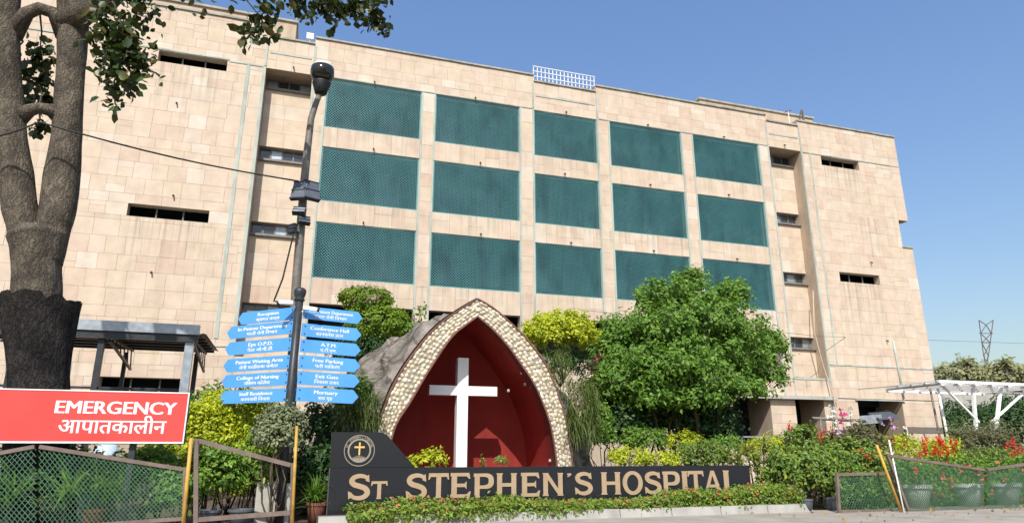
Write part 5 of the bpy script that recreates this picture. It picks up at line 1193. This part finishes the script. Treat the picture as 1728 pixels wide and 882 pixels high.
m_ = MB(); q = P(1532, 652, CY_); m_.add([(q.x, CY_+.5, zt_-.15), (xa+.1, CY_-.05, zt_+.10), (xa+.1, CY_+3, zt_+.1), (q.x, CY_+3, zt_-.1), (q.x, CY_+.5, zt_-.19), (xa+.1, CY_-.05, zt_+.06), (xa+.1, CY_+3, zt_+.06), (q.x, CY_+3, zt_-.14)], [(0,1,2,3),(7,6,5,4),(0,4,5,1),(1,5,6,2),(2,6,7,3),(3,7,4,0)]); m_.build('end_panel', M['galv'], cn)
for px, w_ in ((1577, .1), (1590, .12)): x = P(px, 700, CY_+1.2); m_ = MB(); m_.tube([(x.x+.2, CY_+1.2, -.02), (x.x, CY_+1.2, zt_-.15)], w_/2, 8); m_.build('post', M['white_paint'] if px > 1580 else M['grey_metal'], cn, smooth=True)
# low wall and greenery behind the canopy
wl = thing('boundary_wall', 'dim grey boundary wall behind the white canopy', 'wall', (50, 38, 0)); m_ = MB(); m_.box(40.5, 70, 38, 38.3, -.05, P(1650, 662, 38).z); m_.build('wall_face', M['dark_metal'] if False else M['concrete'], wl); m_ = MB(); m_.box(40.4, 70, 37.95, 38.35, P(1650, 662, 38).z+.002, P(1650, 662, 38).z+.12); m_.build('coping', M['coping'], wl)
for i, (px, py, rx, ry, Y, lb) in enumerate(((1610,720,40,40,33,'dark green shrub behind the canopy near the building corner'), (1720,715,50,46,33,'dark green shrub behind the canopy at the right edge'), (1665,725,50,40,35,'dark green shrub behind the canopy struts'))):
    bush('background_shrub', lb, 'shrub', px, py, rx, ry, Y, 'dark', 180+i, .35, .22, .11, .34, 26)
# ------------------------------------------------------------------ far trees, palms, pylon
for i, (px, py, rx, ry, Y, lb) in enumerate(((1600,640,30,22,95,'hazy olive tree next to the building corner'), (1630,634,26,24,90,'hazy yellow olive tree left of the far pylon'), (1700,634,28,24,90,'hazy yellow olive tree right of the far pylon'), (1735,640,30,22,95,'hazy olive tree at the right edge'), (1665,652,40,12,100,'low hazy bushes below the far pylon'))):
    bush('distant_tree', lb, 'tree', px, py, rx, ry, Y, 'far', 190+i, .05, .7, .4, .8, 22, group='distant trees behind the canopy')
for px, lb in ((1632, 'distant palm left of the far pylon'), (1697, 'distant palm right of the far pylon')):
    c = P(px, 614, 88); t = thing('distant_palm', lb, 'tree', (c.x, 88, 0), 'distant palms'); m_ = MB(); m_.tube([(c.x, 88, -.02), (c.x+.2, 88, c.z*.5), tuple(c)], [.3,.22,.18], 8); m_.build('trunk', M['bark'], t, smooth=True)
    rgw = np.random.default_rng(int(px)); n = 46; a = rgw.uniform(0, 6.28, n); e = rgw.uniform(-.2, 1.2, n); blades('crown', np.repeat(np.array([tuple(c)]), n, 0), np.stack([np.cos(a)*np.cos(e), np.sin(a)*np.cos(e), np.sin(e)], 1), 2.0, .30, 1.6, G['far'], t, 5, rgw)
py_ = 150; bs = P(1664, 660, py_); pl = thing('power_pylon', 'far lattice power pylon standing above the canopy', 'pylon', (bs.x, py_, 0))
def pp(px, py): v = P(px, py, py_); return v
m_ = MB()
segs = [((1661,640),(1661,600)),((1667,640),(1667,600)),((1660,600),(1657,578)),((1668,600),(1671,578)),((1657,578),(1655,562)),((1671,578),(1673,562)),((1655,562),(1652,540)),((1673,562),(1676,540)),((1652,540),(1664,548)),((1676,540),(1664,548)),((1652,562),(1676,562)),((1655,562),(1664,548)),((1673,562),(1664,548)),((1657,578),(1671,578)),((1655,562),(1671,578)),((1673,562),(1657,578)),((1660,600),(1671,578)),((1668,600),(1657,578)),((1660,620),(1668,600)),((1668,620),(1660,600)),((1660,640),(1668,620)),((1668,640),(1660,620))]
for a, b in segs: m_.bar(pp(*a), pp(*b), .19)
for px in (1660, 1668): v = pp(px, 640); m_.bar((v.x, py_, -.02), v, .3)
m_.build('lattice_tower', M['grey_metal'], pl)
